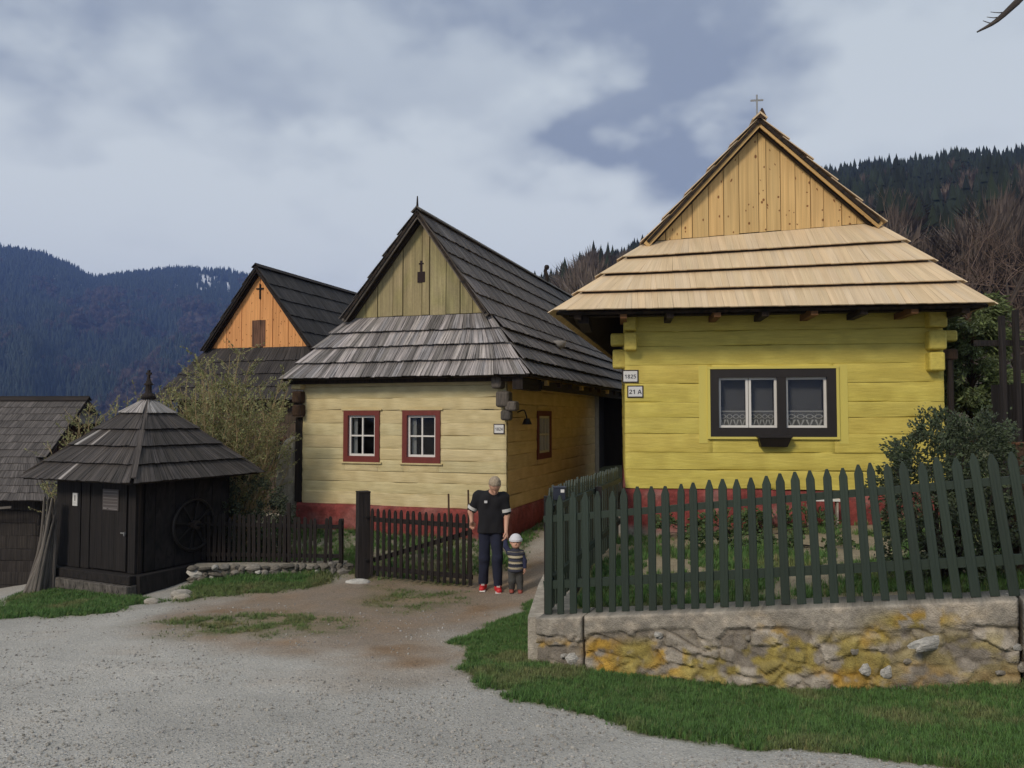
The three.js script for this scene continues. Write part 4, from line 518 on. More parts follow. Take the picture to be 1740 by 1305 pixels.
  nt('paper_notice', 0.12, 0.21, 0.5, y0 + 1.1, 0.022, (x, W, H) => { x.fillStyle = '#d4d4d0'; x.fillRect(0, 0, W, H); x.fillStyle = '#8e8e8c'; x.fillRect(40, 30, 48, 90); x.fillStyle = '#777'; for (let i = 0; i < 4; i++) x.fillRect(20, 135 + i * 12, 86 - (i % 2) * 20, 3); }, S(205, 205, 200), 0.6);
  nt('information_board', 0.38, 0.34, 1.36, y0 + 1.13, 0.02, (x, W, H) => { x.fillStyle = '#4a4442'; x.fillRect(0, 0, W, H); x.fillStyle = '#6a6664'; for (let i = 0; i < 6; i++) x.fillRect(6, 14 + i * 30, W - 12, i % 2 ? 5 : 9); x.fillStyle = '#8a8684'; x.fillRect(4, H - 20, 30, 8); x.fillRect(50, H - 16, 70, 6); }, S(74, 68, 66), 0.6);
}
// weathered poles leaning against the well house
{
  const X = -7.72, Z = 12.98, y = ground(X, Z), root = thing('pole_bundle', 'bundle of grey weathered poles leaning on the well house corner', 'poles', X, y - 0.02, -Z), R = rng(61);
  for (let i = 0; i < 19; i++) { const px = -0.17 + 0.36 * R(), pz = 0.06 + jit(R, 0.16), h = 1.05 + 0.55 * R(); obj('pole', tubeG([V(px, 0, pz), V(px * 0.6 + 0.1 + jit(R, 0.03), h * 0.5, pz * 0.6), V(px * 0.4 + 0.17 + jit(R, 0.05), h, pz * 0.4)], 0.036 + 0.012 * R(), 0.018, 6, 5), M.greyold[i % 5], root); }
  for (let i = 0; i < 3; i++) obj('pole', tubeG([V(0.12 + i * 0.05, 0, 0), V(0.14 + i * 0.05, 0.8, 0), V(0.12 + i * 0.06, 1.55, 0)], 0.03, 0.022, 6, 5), M.greyold[i], root);
}

// ------------------------------------------------------------------ fences and the gate
const TOPG = {};
function picketG(w, h, t, tip, round) { // upright lath with pointed or rounded head, base at y = 0
  const sh = new THREE.Shape(); sh.moveTo(-w / 2, 0); sh.lineTo(w / 2, 0); sh.lineTo(w / 2, h - tip); if (round) { sh.lineTo(w * 0.36, h - tip * 0.4); sh.lineTo(w * 0.15, h); sh.lineTo(-w * 0.15, h); sh.lineTo(-w * 0.36, h - tip * 0.4); } else { sh.lineTo(w * 0.12, h - 0.006); sh.lineTo(-w * 0.12, h - 0.006); } sh.lineTo(-w / 2, h - tip); sh.closePath();
  const g = new THREE.ExtrudeGeometry(sh, { depth: t - 0.006, bevelEnabled: true, bevelThickness: 0.003, bevelSize: 0.003, bevelSegments: 1, steps: 1 }); g.translate(0, 0, -t / 2); return g;
}
function fence(root, a, b, ha, hb, n, o) { // a,b: [X,Z]; ha,hb heights of the picket feet; local coordinates are world metres minus root position
  const R = rng(o.seed), ox = root.position, P = (t, y, d = 0) => V(mix(a[0], b[0], t) + nx * d - ox.x, y - ox.y, -(mix(a[1], b[1], t)) - nz * d - ox.z), dx = b[0] - a[0], dz = b[1] - a[1], L = Math.hypot(dx, dz), nx = dz / L, nz = -dx / L, yaw = Math.atan2(dz, dx);
  const variants = Array.from({ length: 4 }, (_, i) => picketG(o.w * (0.92 + 0.05 * i), 1, o.t, o.tip, o.round));
  for (let i = 0; i < n; i++) { if (o.skip && o.skip.includes(i)) continue; const t = n === 1 ? 0 : i / (n - 1), m = obj('picket', variants[Math.floor(R() * 4)], o.mats[Math.floor(R() * o.mats.length)], root), h = (o.h ? o.h(t) : 1.1) * (1 + jit(R, o.jh ?? 0.012)); m.position.copy(P(t, mix(ha, hb, t) + jit(R, 0.008), (o.side ?? 1) * (0.03 + jit(R, 0.004)))); m.scale.set(1, h, 1); m.rotation.set(0, yaw, jit(R, o.lean ?? 0.02) + (o.tilt ? o.tilt(t) : 0)); }
  for (const [f, hgt] of o.rails) { const q = (t) => P(t, mix(ha, hb, t) + f * (o.h ? o.h(t) : 1.1)); obj('rail', beamG(q(o.r0 ?? -0.01), q(o.r1 ?? 1.01), 0.045, hgt), o.railMat, root); }
  for (const [t, h, w] of o.posts ?? []) { const p = P(t, 0, -(o.side ?? 1) * 0.06), y = mix(ha, hb, t) - ox.y - 0.15; obj('post', boxG(w, h + 0.15, w, p.x, y + (h + 0.15) / 2, p.z), o.postMat, root); }
}
let gardenH;
const fA = [0.36, 7.63], fB = [3.78, 6.08], fH = (s) => -1.875 + 0.139 * s;                 // garden fence line and wall-top height along it
{
  const L = Math.hypot(fB[0] - fA[0], fB[1] - fA[1]), ext = 5.2 / L, e = [mix(fA[0], fB[0], ext), mix(fA[1], fB[1], ext)], root = thing('picket_fence', 'dark green picket fence on the lichen-covered garden wall', 'fence', fA[0], gy(fH(0)), -fA[1], 0, 'garden fences');
  fence(root, fA, e, gy(fH(0)), gy(fH(5.2)), 42, { seed: 71, w: 0.062, t: 0.022, tip: 0.07, mats: M.green, h: (t) => 1.13 - 0.06 * t, lean: 0.014, tilt: (t) => 0.11 * sstep(0.3, 0.72, t), side: 1, rails: [[0.245, 0.075], [0.80, 0.06]], railMat: M.greenrail, posts: [[-0.008, 1.12, 0.07], [0.98, 1, 0.09]], postMat: M.post });
  const a = [0.40, 7.75], b = [1.66, 12.2], r2 = thing('picket_fence', 'short green picket fence running back to the yellow house corner', 'fence', a[0], gy(-1.87), -a[1], 0, 'garden fences');
  fence(r2, a, b, gy(-1.87), gy(-1.86), 34, { seed: 72, w: 0.07, t: 0.022, tip: 0.06, mats: M.green, h: (t) => 1.2 - 0.10 * t, side: -1, rails: [[0.25, 0.07], [0.82, 0.06]], railMat: M.greenrail, posts: [[0.5, 1.0, 0.08]], postMat: M.post });
  const mb = thing('letter_box', 'small dark letter box with white sticker on the fence corner', 'letter box', 0.46, gy(-1.87) + 1.05, -7.72); obj('body', rbox(0.12, 0.12, 0.08, 0, 0.08, 0, 0.008), mat(S(40, 44, 56), { roughness: 0.4 }), mb); obj('lid', boxG(0.13, 0.012, 0.09, 0, 0.146, 0), mat(S(52, 58, 70), { roughness: 0.4 }), mb); obj('sticker', boxG(0.035, 0.03, 0.004, 0.03, 0.11, 0.043), M.white, mb); obj('bracket', boxG(0.05, 0.2, 0.03, 0, -0.05, -0.02), M.post, mb);
}
{ // gate: leaf and post
  const pX = -2.45, pZ = 13.02, y = ground(pX, pZ), p = thing('gate_post', 'thick dark square gate post left of the brown gate', 'post', pX, y, -pZ, 0.45); obj('shaft', new MB().hexa(V(-0.1, -0.2, -0.1), V(0.1, -0.2, -0.1), V(0.095, 1.4, -0.095), V(-0.095, 1.4, -0.095), V(-0.1, -0.2, 0.1), V(0.1, -0.2, 0.1), V(0.095, 1.4, 0.095), V(-0.095, 1.4, 0.095)).geo(), M.post, p); obj('cap', boxG(0.2, 0.02, 0.2, 0, 1.41, 0), M.darkwood, p);
  for (const yy of [0.3, 1.0]) obj('hinge', boxG(0.16, 0.03, 0.02, 0.1, yy, 0.11), M.iron, p);
  const a = [-2.27, 12.94], b = [-0.62, 12.12], ya = ground(...a) + 0.07, yb = ground(...b) + 0.05, g = thing('picket_gate', 'open brown picket gate with diagonal brace beside the man', 'gate', a[0], ya, -a[1]);
  fence(g, a, b, ya, yb, 17, { seed: 73, w: 0.052, t: 0.022, tip: 0.05, round: true, mats: M.gatewood, h: (t) => 1.07 - 0.01 * t, lean: 0.008, side: 1, rails: [[0.11, 0.07], [0.84, 0.07]], railMat: M.gatewood[1] });
  const d = V(b[0] - a[0], 0, -(b[1] - a[1])); obj('brace', beamG(V(0.02, 0.24, -0.02), V(d.x, 0.80 + yb - ya, d.z - 0.02), 0.04, 0.075), M.gatewood[2], g);
  const q = thing('stepping_stone', 'flat pale stone at the foot of the gate post', 'stone', -2.47, ground(-2.47, 12.75) + 0.01, -12.75); obj('slab', blobG(0.2, 0.045, 0.14, 9, 0.2, 3), M.whitestone, q);
  [[-1.06, 13.2, 1.28], [-0.72, 13.0, 1.36]].forEach(([X, Z, h], i) => tag(obj('garden_stake', tubeG([V(X, ground(X, Z) - 0.1, -Z), V(X + 0.01, ground(X, Z) + h * 0.5, -Z), V(X, ground(X, Z) + h, -Z)], 0.02, 0.016, 6, 4), M.brown), i ? 'thin brown stake behind the gate, the one nearer the man' : 'thin brown stake behind the gate, the one farther from the man', 'stake', 'stakes behind the gate'));
}
{ // low brown fence on the rubble wall left of the gate
  const a = [-5.35, 13.6], b = [-2.86, 13.3], root = thing('picket_fence', 'low dark brown picket fence between well house and gate post', 'fence', a[0], gy(-2.42), -a[1], 0, 'garden fences');
  fence(root, a, b, gy(-2.44), gy(-2.42), 29, { seed: 74, w: 0.05, t: 0.02, tip: 0.04, round: true, mats: M.gatewood, h: (t) => 0.78 - 0.04 * t, jh: 0.05, lean: 0.03, side: 1, rails: [[0.14, 0.06], [0.80, 0.06]], railMat: M.gatewood[0], skip: [24, 27], posts: [[0.62, 0.98, 0.06], [0.99, 0.72, 0.07]], postMat: M.gatewood[3] });
  const rubM = tints(S(150, 144, 134), 0.45, 6, { map: speckT, bumpMap: speckB, bumpScale: 0.01, roughness: 0.95 }), w = thing('rubble_wall', 'low dry-stone wall of pale rubble under the brown fence', 'wall', -4.05, gy(-2.66), -13.32), R = rng(75), core = obj('wall', boxG(2.5, 0.26, 0.32, 0, 0.08, -0.05), M.stone[0], w); core.rotation.y = 0.1;
  let n = 0; for (let r = 0; r < 4; r++) for (let s = -1.34; s < 1.34; ) { const rw = 0.04 + 0.10 * R() ** 1.6, rh = 0.035 + 0.035 * R(); s += rw; const sg = blobG(rw, rh, 0.09, n++ * 1.7, 0.55, 1); const m = obj('stone', sg, R() < 0.2 ? M.whitestone : rubM[Math.floor(R() * 6)], w); m.position.set(s * 0.96, -0.07 + r * 0.082 + jit(R, 0.02), 0.12 + s * -0.1 + jit(R, 0.03)); m.rotation.set(jit(R, 0.2), jit(R, 0.3), jit(R, 0.2)); s += rw * 0.85; }
}
[[-5.05, 12.15, 0.13], [-4.93, 11.85, 0.1], [-5.3, 11.7, 0.09]].forEach(([X, Z, r], i) => { const m = obj('field_stone', blobG(r * 1.3, r * 0.6, r, i * 5 + 2, 0.25, 2), M.stone[3 + i % 3]); m.position.set(X, ground(X, Z) + r * 0.2, -Z); tag(m, ['largest loose stone beside the well house corner', 'loose stone in the middle of the three by the well house', 'smallest loose stone by the well house, nearest the yard'][i], 'stone', 'loose stones by the well house'); });

// ------------------------------------------------------------------ garden wall with lichen, and the raised garden behind it
{
  const o = [0.15, 7.54], d = [0.911, -0.412], n = [-0.412, -0.911], root = thing('garden_wall', 'low rendered stone garden wall with yellow lichen patches', 'wall', o[0], 0, -o[1]);
  const at = (s, y, e) => V(d[0] * s + n[0] * e, y, -(d[1] * s + n[1] * e)), top = (s) => gy(-1.875 + 0.139 * (s - 0.17)), G0 = (s) => ground(o[0] + d[0] * s, o[1] + d[1] * s);
  const wmat = new THREE.MeshStandardMaterial({ vertexColors: true, map: speckT, bumpMap: speckB, bumpScale: 0.012, roughness: 0.96 });
  const cells = (x, y) => { let b1 = 9, b2 = 9, id = 0; const X = Math.floor(x), Y = Math.floor(y); for (let j = -1; j <= 1; j++) for (let i = -1; i <= 1; i++) { const px = X + i + 0.15 + 0.7 * hash3(X + i, Y + j, 5), py = Y + j + 0.15 + 0.7 * hash3(X + i, Y + j, 6), q = Math.hypot(px - x, py - y); if (q < b1) { b2 = b1; b1 = q; id = hash3(X + i, Y + j, 7); } else if (q < b2) b2 = q; } return [b2 - b1, id]; };
  const rel = (s, f) => { // face relief: smooth render cap above, rubble showing below an irregular line
    const cut = 0.15 + 0.10 * (fbm(s * 2.3, 4.4, 0, 3) - 0.4) + (s > 3.0 && s < 3.9 ? 0.03 : 0), k = sstep(cut - 0.012, cut + 0.02, f), wx = s + (fbm(s * 3, f * 3, 4, 3) - 0.5) * 0.3, wy = f + (fbm(s * 3, f * 3, 9, 3) - 0.5) * 0.25, [edge, id] = cells(wx * 5.2, wy * 8.0 + 3); const st = sstep(0.02, 0.22, edge);
    const sw = fbm(s * 7, f * 9, 3.3, 4); return [k, mix(0.012, -0.03 + 0.032 * st * (0.5 + id) + 0.04 * (sw - 0.5), k), st, id, sw]; };
  const lichen = (s, f, y) => { const n1 = fbm(s * 2.4 + 3, f * 3.2, 6.6, 4), n2 = fbm(s * 10, f * 12, 8.1, 4); const low = sstep(0.16, 0.30, f) * (s < 3.1 ? 1 : 0.55); let v = low * sstep(0.445, 0.53, n1 * 0.62 + n2 * 0.38); v = Math.max(v, sstep(0.44, 0.52, n2) * Math.exp(-(((s - 3.28) / 0.26) ** 2 + ((f - 0.13) / 0.07) ** 2)) * 1.6, sstep(0.42, 0.52, n2) * Math.exp(-(((s - 0.72) / 0.14) ** 2 + ((f - 0.30) / 0.09) ** 2)) * 1.8, sstep(0.42, 0.52, n2) * Math.exp(-(((s - 2.35 - (f - 0.3)) / 0.1) ** 2 + ((f - 0.35) / 0.2) ** 2)) * 1.5, sstep(0.42, 0.52, n2) * Math.exp(-(((s - 3.0) / 0.1) ** 2 + ((f - 0.3) / 0.16) ** 2)) * 1.5); return [clamp(v), n2]; };
  for (const [s0, s1, e0, e1, k] of [[-0.02, 0.545, 0, 0, 0], [0.56, 3.965, 0, 0, 1], [3.99, 5.6, 0.02, 0.02, 2]]) {
    const ns = Math.round((s1 - s0) / 0.016), nj = 52, P = [], U = [], C = [], I = [];
    for (let i = 0; i <= ns; i++) for (let j = 0; j <= nj; j++) { const s = mix(s0, s1, i / ns), yt = top(s), yb = G0(s) - 0.18, f = j / nj * (yt - yb), y = yt - f, [kk, r, st, id, sw] = rel(s, f); const rnd = k === 0 ? -0.10 * sstep(0.2, 0, s + 0.02) ** 2 : 0; const edge = (i === 0 || i === ns) ? -0.018 : 0; const p = at(s, y, r + e0 + rnd + edge - (j === 0 ? 0.012 : 0) + 0.03 * sstep(0.3, 0.7, f)); P.push(p.x, p.y, p.z); U.push(s, y);
      const c = S(176, 168, 154).lerp(S(200, 188, 170), sstep(0.45, 0.65, sw) * (1 - kk)); const rub = S(150, 141, 128).lerp(S(196, 186, 170), id); rub.multiplyScalar(0.72 + 0.4 * sw + 0.12 * st); c.lerp(rub, kk); c.multiplyScalar(0.92 + 0.2 * fbm(s * 14, y * 14, 2, 3)); const [lv, l2] = lichen(s, f, y); const lc = S(206, 162, 48).lerp(S(176, 158, 74), sstep(0.4, 0.62, fbm(s * 3, f * 3, 1.2, 3))); c.lerp(lc.multiplyScalar(0.85 + 0.4 * l2), lv * 0.85); C.push(c.r, c.g, c.b); }
    const f = (i, j) => i * (nj + 1) + j; for (let i = 0; i < ns; i++) for (let j = 0; j < nj; j++) I.push(f(i, j), f(i, j + 1), f(i + 1, j + 1), f(i, j), f(i + 1, j + 1), f(i + 1, j));
    const b = P.length / 3, cc = S(168, 162, 150); for (let i = 0; i <= ns; i++) for (const q of [0, 1]) { const s = mix(s0, s1, i / ns), p = q ? at(s, G0(s) - 0.18, -0.36) : at(s, top(s) + (noise(s * 8, 3) - 0.5) * 0.012, -0.36); P.push(p.x, p.y, p.z); U.push(s, p.y); const t = 0.85 + 0.3 * noise(s * 6, 1); C.push(cc.r * t, cc.g * t, cc.b * t); }
    for (let i = 0; i < ns; i++) { I.push(f(i, 0), f(i + 1, 0), b + 2 * i + 2, f(i, 0), b + 2 * i + 2, b + 2 * i); I.push(b + 2 * i, b + 2 * i + 2, b + 2 * i + 3, b + 2 * i, b + 2 * i + 3, b + 2 * i + 1); }
    for (let j = 0; j < nj; j++) { I.push(b, f(0, j + 1), f(0, j)); I.push(b + 2 * ns, f(ns, j), f(ns, j + 1)); } I.push(b, b + 1, f(0, nj), b + 2 * ns, f(ns, nj), b + 2 * ns + 1);
    const g = new THREE.BufferGeometry(); g.setAttribute('position', new THREE.Float32BufferAttribute(P, 3)); g.setAttribute('uv', new THREE.Float32BufferAttribute(U, 2)); g.setAttribute('color', new THREE.Float32BufferAttribute(C, 3)); g.setIndex(I); g.computeVertexNormals(); obj('wall_block', g, wmat, root);
  }
  // stones that stand out of the face
  const R = rng(81); const big = [[3.41, 0.30, 0.24, 0.06, 'w'], [2.93, 0.50, 0.075, 0.05, 'w'], [3.07, 0.52, 0.06, 0.045, 'w'], [3.2, 0.72, 0.1, 0.085, 'b'], [0.45, 0.38, 0.07, 0.06, 'w'], [1.25, 0.19, 0.045, 0.028, 'w'], ];
  for (const [s, f, rw, rh, k] of big) { const m = obj('stone', blobG(rw, rh, 0.03, s * 7, 0.5, 3), k === 'w' ? M.whitestone : k === 'b' ? M.bluestone : M.stone[Math.floor(R() * 6)], root); m.position.copy(at(s, top(s) - f, -0.006 + (f > 0.45 ? 0.018 : 0))); m.rotation.y = 0.425; }
  for (let i = 0; i < 14; i++) { const s = 0.1 + R() * 4.6, f = 0.2 + R() * 0.5; const m = obj('stone', blobG(0.035 + 0.05 * R(), 0.018 + 0.02 * R(), 0.018, i + 20, 0.4, 2), R() < 0.25 ? M.whitestone : M.stone[Math.floor(R() * 6)], root); m.position.copy(at(s, top(s) - f, -0.014 + (f > 0.4 ? 0.014 : 0))); m.rotation.y = 0.425; m.rotation.z = jit(R, 0.25); }
  // return along the path
  const rt = new MB(), pts = [[0.15, 7.54], [0.3, 9.0], [0.5, 10.4], [1.48, 12.35]], ins = [[0.55, 7.5], [0.66, 9.0], [0.86, 10.4], [1.9, 12.3]]; for (let i = 0; i < 3; i++) { const q = ([X, Z], y) => V(X - o[0], y, -Z + o[1]), t = gy(-1.885), u2 = (p) => ground(...p) - 0.2; rt.hexa(q(pts[i], u2(pts[i])), q(ins[i], u2(pts[i])), q(ins[i + 1], u2(pts[i + 1])), q(pts[i + 1], u2(pts[i + 1])), q(pts[i], t), q(ins[i], t), q(ins[i + 1], t), q(pts[i + 1], t)); } obj('return_wall', rt.geo(), M.stone[4], root);
  // garden soil and grass behind the wall
  const C4 = [[0.45, 7.9, -1.93], [5.9, 5.25, -1.16], [7.6, 12.2, -1.45], [1.62, 12.9, -1.86]], N = 90, P = [], U = [], C = [], I = []; gardenH = (a, b) => { const m = (k) => mix(mix(C4[0][k], C4[1][k], a), mix(C4[3][k], C4[2][k], a), b); return [m(0), m(1), m(2)]; };
  for (let j = 0; j <= N; j++) for (let i = 0; i <= N; i++) { const [X, Z, h] = gardenH(i / N, j / N), e = i === 0 || i === N || j === N ? -0.15 : 0, b = (fbm(X * 1.5, Z * 1.5, 1, 4) - 0.5) * 0.1; P.push(X, gy(h) + b + e, -Z); U.push(X / 2.4, Z / 2.4); const n1 = fbm(X * 1.6, Z * 1.6, 5, 4), c = S(190, 176, 150).lerp(S(140, 146, 88), sstep(0.42, 0.58, n1)); c.multiplyScalar(0.75 + 0.5 * fbm(X * 9, Z * 9, 4, 3)); C.push(c.r, c.g, c.b); }
  for (let j = 0; j < N; j++) for (let i = 0; i < N; i++) { const k = j * (N + 1) + i; I.push(k, k + 1, k + N + 2, k, k + N + 2, k + N + 1); }
  const g = new THREE.BufferGeometry(); g.setAttribute('position', new THREE.Float32BufferAttribute(P, 3)); g.setAttribute('uv', new THREE.Float32BufferAttribute(U, 2)); g.setAttribute('color', new THREE.Float32BufferAttribute(C, 3)); g.setIndex(I); g.computeVertexNormals();
  struct(obj('garden_ground', g, new THREE.MeshStandardMaterial({ map: gravelT, bumpMap: gravelB, bumpScale: 0.02, vertexColors: true, roughness: 0.98 }))).userData.label = 'raised garden bed of soil and thin grass behind the fence';
  const bench = thing('garden_bench', 'small white bench against the yellow house wall', 'bench', 4.55, gy(-1.62), -11.6, -0.13); obj('seat', boxG(0.5, 0.03, 0.16, 0, 0.42, 0), M.white, bench); for (const x of [-0.2, 0.2]) obj('leg', boxG(0.025, 0.42, 0.1, x, 0.2, 0), M.stone[1], bench);
}

// ------------------------------------------------------------------ grass, shrubs, trees
const bladeG = (() => { const m = new MB(), R = rng(91); for (let k = 0; k < 7; k++) { const a = R() * 6.28, r = 0.25 * R(), x = Math.cos(a) * r, z = Math.sin(a) * r, lean = 0.15 + 0.6 * R(), b = R() * 6.28, lx = Math.cos(b) * lean, lz = Math.sin(b) * lean, h = 0.55 + 0.45 * R(), w = 0.045 + 0.03 * R(), sx = -Math.sin(b) * w, sz = Math.cos(b) * w; const p = (t, s) => V(x + lx * t * t + sx * s * (1 - t * 0.75), h * t * (1 - 0.15 * lean * t), z + lz * t * t + sz * s * (1 - t * 0.75)); m.quad(p(0, -1), p(0, 1), p(0.55, 1), p(0.55, -1), [0, 0], [1, 0], [1, 1], [0, 1]); m.tri(p(0.55, -1), p(0.55, 1), p(1, 0), [0, 0], [1, 0], [1, 1]); } return m.geo(); })();
const leafMat = (c, tr = 0.25) => new THREE.MeshPhysicalMaterial({ color: c, roughness: 0.8, transmission: tr, thickness: 0, side: THREE.DoubleSide });
function turf(name, boxes, label, seed) {
  const R = rng(seed), L = [];
  for (const [x0, x1, z0, z1, n, h, hf] of boxes) for (let k = 0; k < n; k++) { const X = mix(x0, x1, R()), Z = mix(z0, z1, R()), y = hf ? hf(X, Z) : null; if (hf) { if (y === null || fbm(X * 1.6, Z * 1.6, 5, 4) + 0.12 * (R() - 0.5) < 0.47) continue; L.push([X, y, Z, h]); } else { const [g] = cover(X, Z); if (R() < g * g) L.push([X, ground(X, Z), Z, h * (0.45 + 0.65 * g)]); } }
  const m = new THREE.InstancedMesh(bladeG, leafMat(0xffffff, 0.2), L.length), q = new THREE.Matrix4(), c = new THREE.Color(), e = new THREE.Euler();
  L.forEach(([X, y, Z, h], i) => { const p = fbm(X * 1.7, Z * 1.7, 4.4, 4), dry = sstep(0.56, 0.72, p) * 0.6 + (R() < 0.1 ? 0.5 : 0) + (X > -5 && X < -0.7 && Z > 8.3 && Z < 12.6 ? 0.35 : 0), s = h * (0.6 + 0.7 * R()) * (0.7 + 0.6 * fbm(X * 5, Z * 5, 2, 3)); q.compose(V(X, y - 0.008, -Z), new THREE.Quaternion().setFromEuler(e.set(jit(R, 0.2), R() * 6.28, jit(R, 0.2))), V(s * 0.9, s, s * 0.9)); m.setMatrixAt(i, q); const k = 0.6 + 0.7 * R(); c.setRGB(mix(0.085, 0.23, dry) * k, mix(0.185, 0.22, dry) * k, mix(0.036, 0.09, dry) * k); m.setColorAt(i, c); });
  m.name = name; m.castShadow = m.receiveShadow = true; scene.add(m); stuff(tag(m, label, 'grass'));
}
const gardenAt = (X, Z) => { let a = 0.5, b = 0.5; for (let k = 0; k < 8; k++) { const p = gardenH(a, b), px = gardenH(a + 0.01, b), pz = gardenH(a, b + 0.01), ex = X - p[0], ez = Z - p[1], j = [(px[0] - p[0]) * 100, (pz[0] - p[0]) * 100, (px[1] - p[1]) * 100, (pz[1] - p[1]) * 100], D = j[0] * j[3] - j[1] * j[2]; a += (ex * j[3] - ez * j[1]) / D; b += (ez * j[0] - ex * j[2]) / D; } if (a < 0.02 || a > 0.98 || b < 0.02 || b > 0.98) return null; return gy(gardenH(a, b)[2]) + (fbm(X * 1.5, Z * 1.5, 1, 4) - 0.5) * 0.1; };
turf('verge_grass', [[-0.8, 5.5, 3.4, 8.2, 120000, 0.062], [-0.8, 0.8, 8, 11.2, 20000, 0.06]], 'short green grass on the verge below the garden wall', 101);
turf('yard_grass', [[-8.6, -4.9, 10.3, 13.6, 26000, 0.075], [-5.6, -2.5, 11.2, 14.2, 22000, 0.07], [-5, 0, 8.4, 12.6, 42000, 0.05], [-6, 1.6, 12.8, 19, 26000, 0.10], [-20, -11, 19, 27, 12000, 0.14]], 'thin grass in worn patches across the yard', 102);
turf('garden_grass', [[0.6, 7.4, 5.6, 12.4, 26000, 0.09, gardenAt]], 'tufts of grass growing in the raised garden', 103);

const leafG = (() => { const m = new MB(), a = V(0, 0, 0), b = V(0.32, 0.45, 0.08), c = V(0, 1, 0.05), d = V(-0.32, 0.45, 0.08), e = V(0, 0.5, -0.03); m.tri(a, b, e, [0, 0], [1, 0], [0, 1]); m.tri(b, c, e, [0, 0], [1, 0], [0, 1]); m.tri(c, d, e, [0, 0], [1, 0], [0, 1]); m.tri(d, a, e, [0, 0], [1, 0], [0, 1]); return m.geo(); })();
function leaves(parent, pts, size, colour, R, tr = 0.3, name = 'foliage', narrow = 1) { // pts: [position, direction]
  const m = new THREE.InstancedMesh(leafG, leafMat(0xffffff, tr), pts.length), q = new THREE.Matrix4(), c = new THREE.Color(), up = V(0, 1, 0);
  pts.forEach(([p, d], i) => { const s = size * (0.6 + 0.8 * R()); q.compose(p, new THREE.Quaternion().setFromUnitVectors(up, d.clone().add(V(jit(R, 0.7), jit(R, 0.7), jit(R, 0.7))).normalize()).multiply(new THREE.Quaternion().setFromAxisAngle(up, R() * 6.28)), V(s * narrow, s, s * narrow)); m.setMatrixAt(i, q); colour(c, R, p); m.setColorAt(i, c); });
  m.name = name; m.castShadow = m.receiveShadow = true; m.userData.kind = 'stuff'; parent.add(m); return m;
}
function ball(R) { let x, y, z; do { x = jit(R, 1); y = jit(R, 1); z = jit(R, 1); } while (x * x + y * y + z * z > 1); return V(x, y, z); }
function denseShrub(name, label, X, Z, y, blobs, n, size, col, seed, group) { // evergreen shrub: leaves in clumps near the surface of uneven lobes, woody stems inside
  const root = thing(name, label, 'shrub', X, y, -Z, 0, group), R = rng(seed), st = [], pts = [], clumps = [];
  for (const [bx, by, bz, rx, ry, rz] of blobs) { for (let k = 0; k < 7; k++) { const d = ball(R), t = V(bx + d.x * rx * 0.7, by + d.y * ry * 0.6, bz + d.z * rz * 0.7); st.push(tubeG([V(jit(R, 0.1) + bx * 0.3, -0.1, bz * 0.3 + jit(R, 0.1)), V(mix(bx * 0.3, t.x, 0.5), t.y * 0.5, mix(bz * 0.3, t.z, 0.5)), t], 0.014, 0.005, 5, 5)); }
    const nc = Math.round(70 * rx * ry * 4); for (let k = 0; k < nc; k++) { const d = ball(R).normalize().multiplyScalar(0.78 + 0.28 * R()); clumps.push([V(bx + d.x * rx, by + d.y * ry, bz + d.z * rz), d.clone().normalize(), 0.05 + 0.07 * R()]); } }
  obj('stem', mergeGeometries(st), M.darkwood, root);
  for (let k = 0; k < n; k++) { const [c, d, r] = clumps[Math.floor(R() * clumps.length)], p = c.clone().addScaledVector(ball(R), r).addScaledVector(d, R() < 0.05 ? 0.12 * R() : 0); if (p.y < 0.01) continue; pts.push([p, d]); }
  leaves(root, pts, size, col, R); return root;
}
const gHere = (X, Z) => gardenAt(X, Z) ?? ground(X, Z);
denseShrub('garden_shrub', 'large dark evergreen shrub behind the right end of the green fence', 4.02, 7.25, gHere(4.02, 7.25), [[0, 0.75, 0, 0.55, 0.72, 0.5], [-0.35, 0.9, 0.1, 0.35, 0.45, 0.4], [0.5, 0.85, 0, 0.5, 0.6, 0.45], [0.1, 1.15, -0.1, 0.5, 0.4, 0.4], [-0.2, 0.35, 0.2, 0.45, 0.4, 0.5], [0.45, 0.35, 0.2, 0.5, 0.4, 0.5]], 26000, 0.034, (c, R) => { const k = 0.45 + 0.9 * R(); c.setRGB(0.062 * k, 0.090 * k, 0.038 * k); }, 111, 'shrubs');
denseShrub('garden_shrub', 'small yellow-green shrub poking through the green pickets', 3.52, 6.42, gHere(3.52, 6.42), [[0, 0.2, 0.02, 0.22, 0.24, 0.16]], 1900, 0.026, (c, R) => { const k = 0.5 + 0.9 * R(); c.setRGB(0.14 * k, 0.16 * k, 0.04 * k); }, 112, 'shrubs');
denseShrub('garden_shrub', 'dark bushy shrub behind the low brown fence', -4.75, 14.4, ground(-4.75, 14.4), [[0, 0.75, 0, 0.6, 0.75, 0.5], [-0.5, 0.6, 0.1, 0.4, 0.6, 0.4], [0.42, 0.6, 0.1, 0.4, 0.55, 0.4]], 9000, 0.045, (c, R) => { const k = 0.45 + 0.9 * R(); c.setRGB(0.055 * k, 0.075 * k, 0.034 * k); }, 113, 'shrubs');
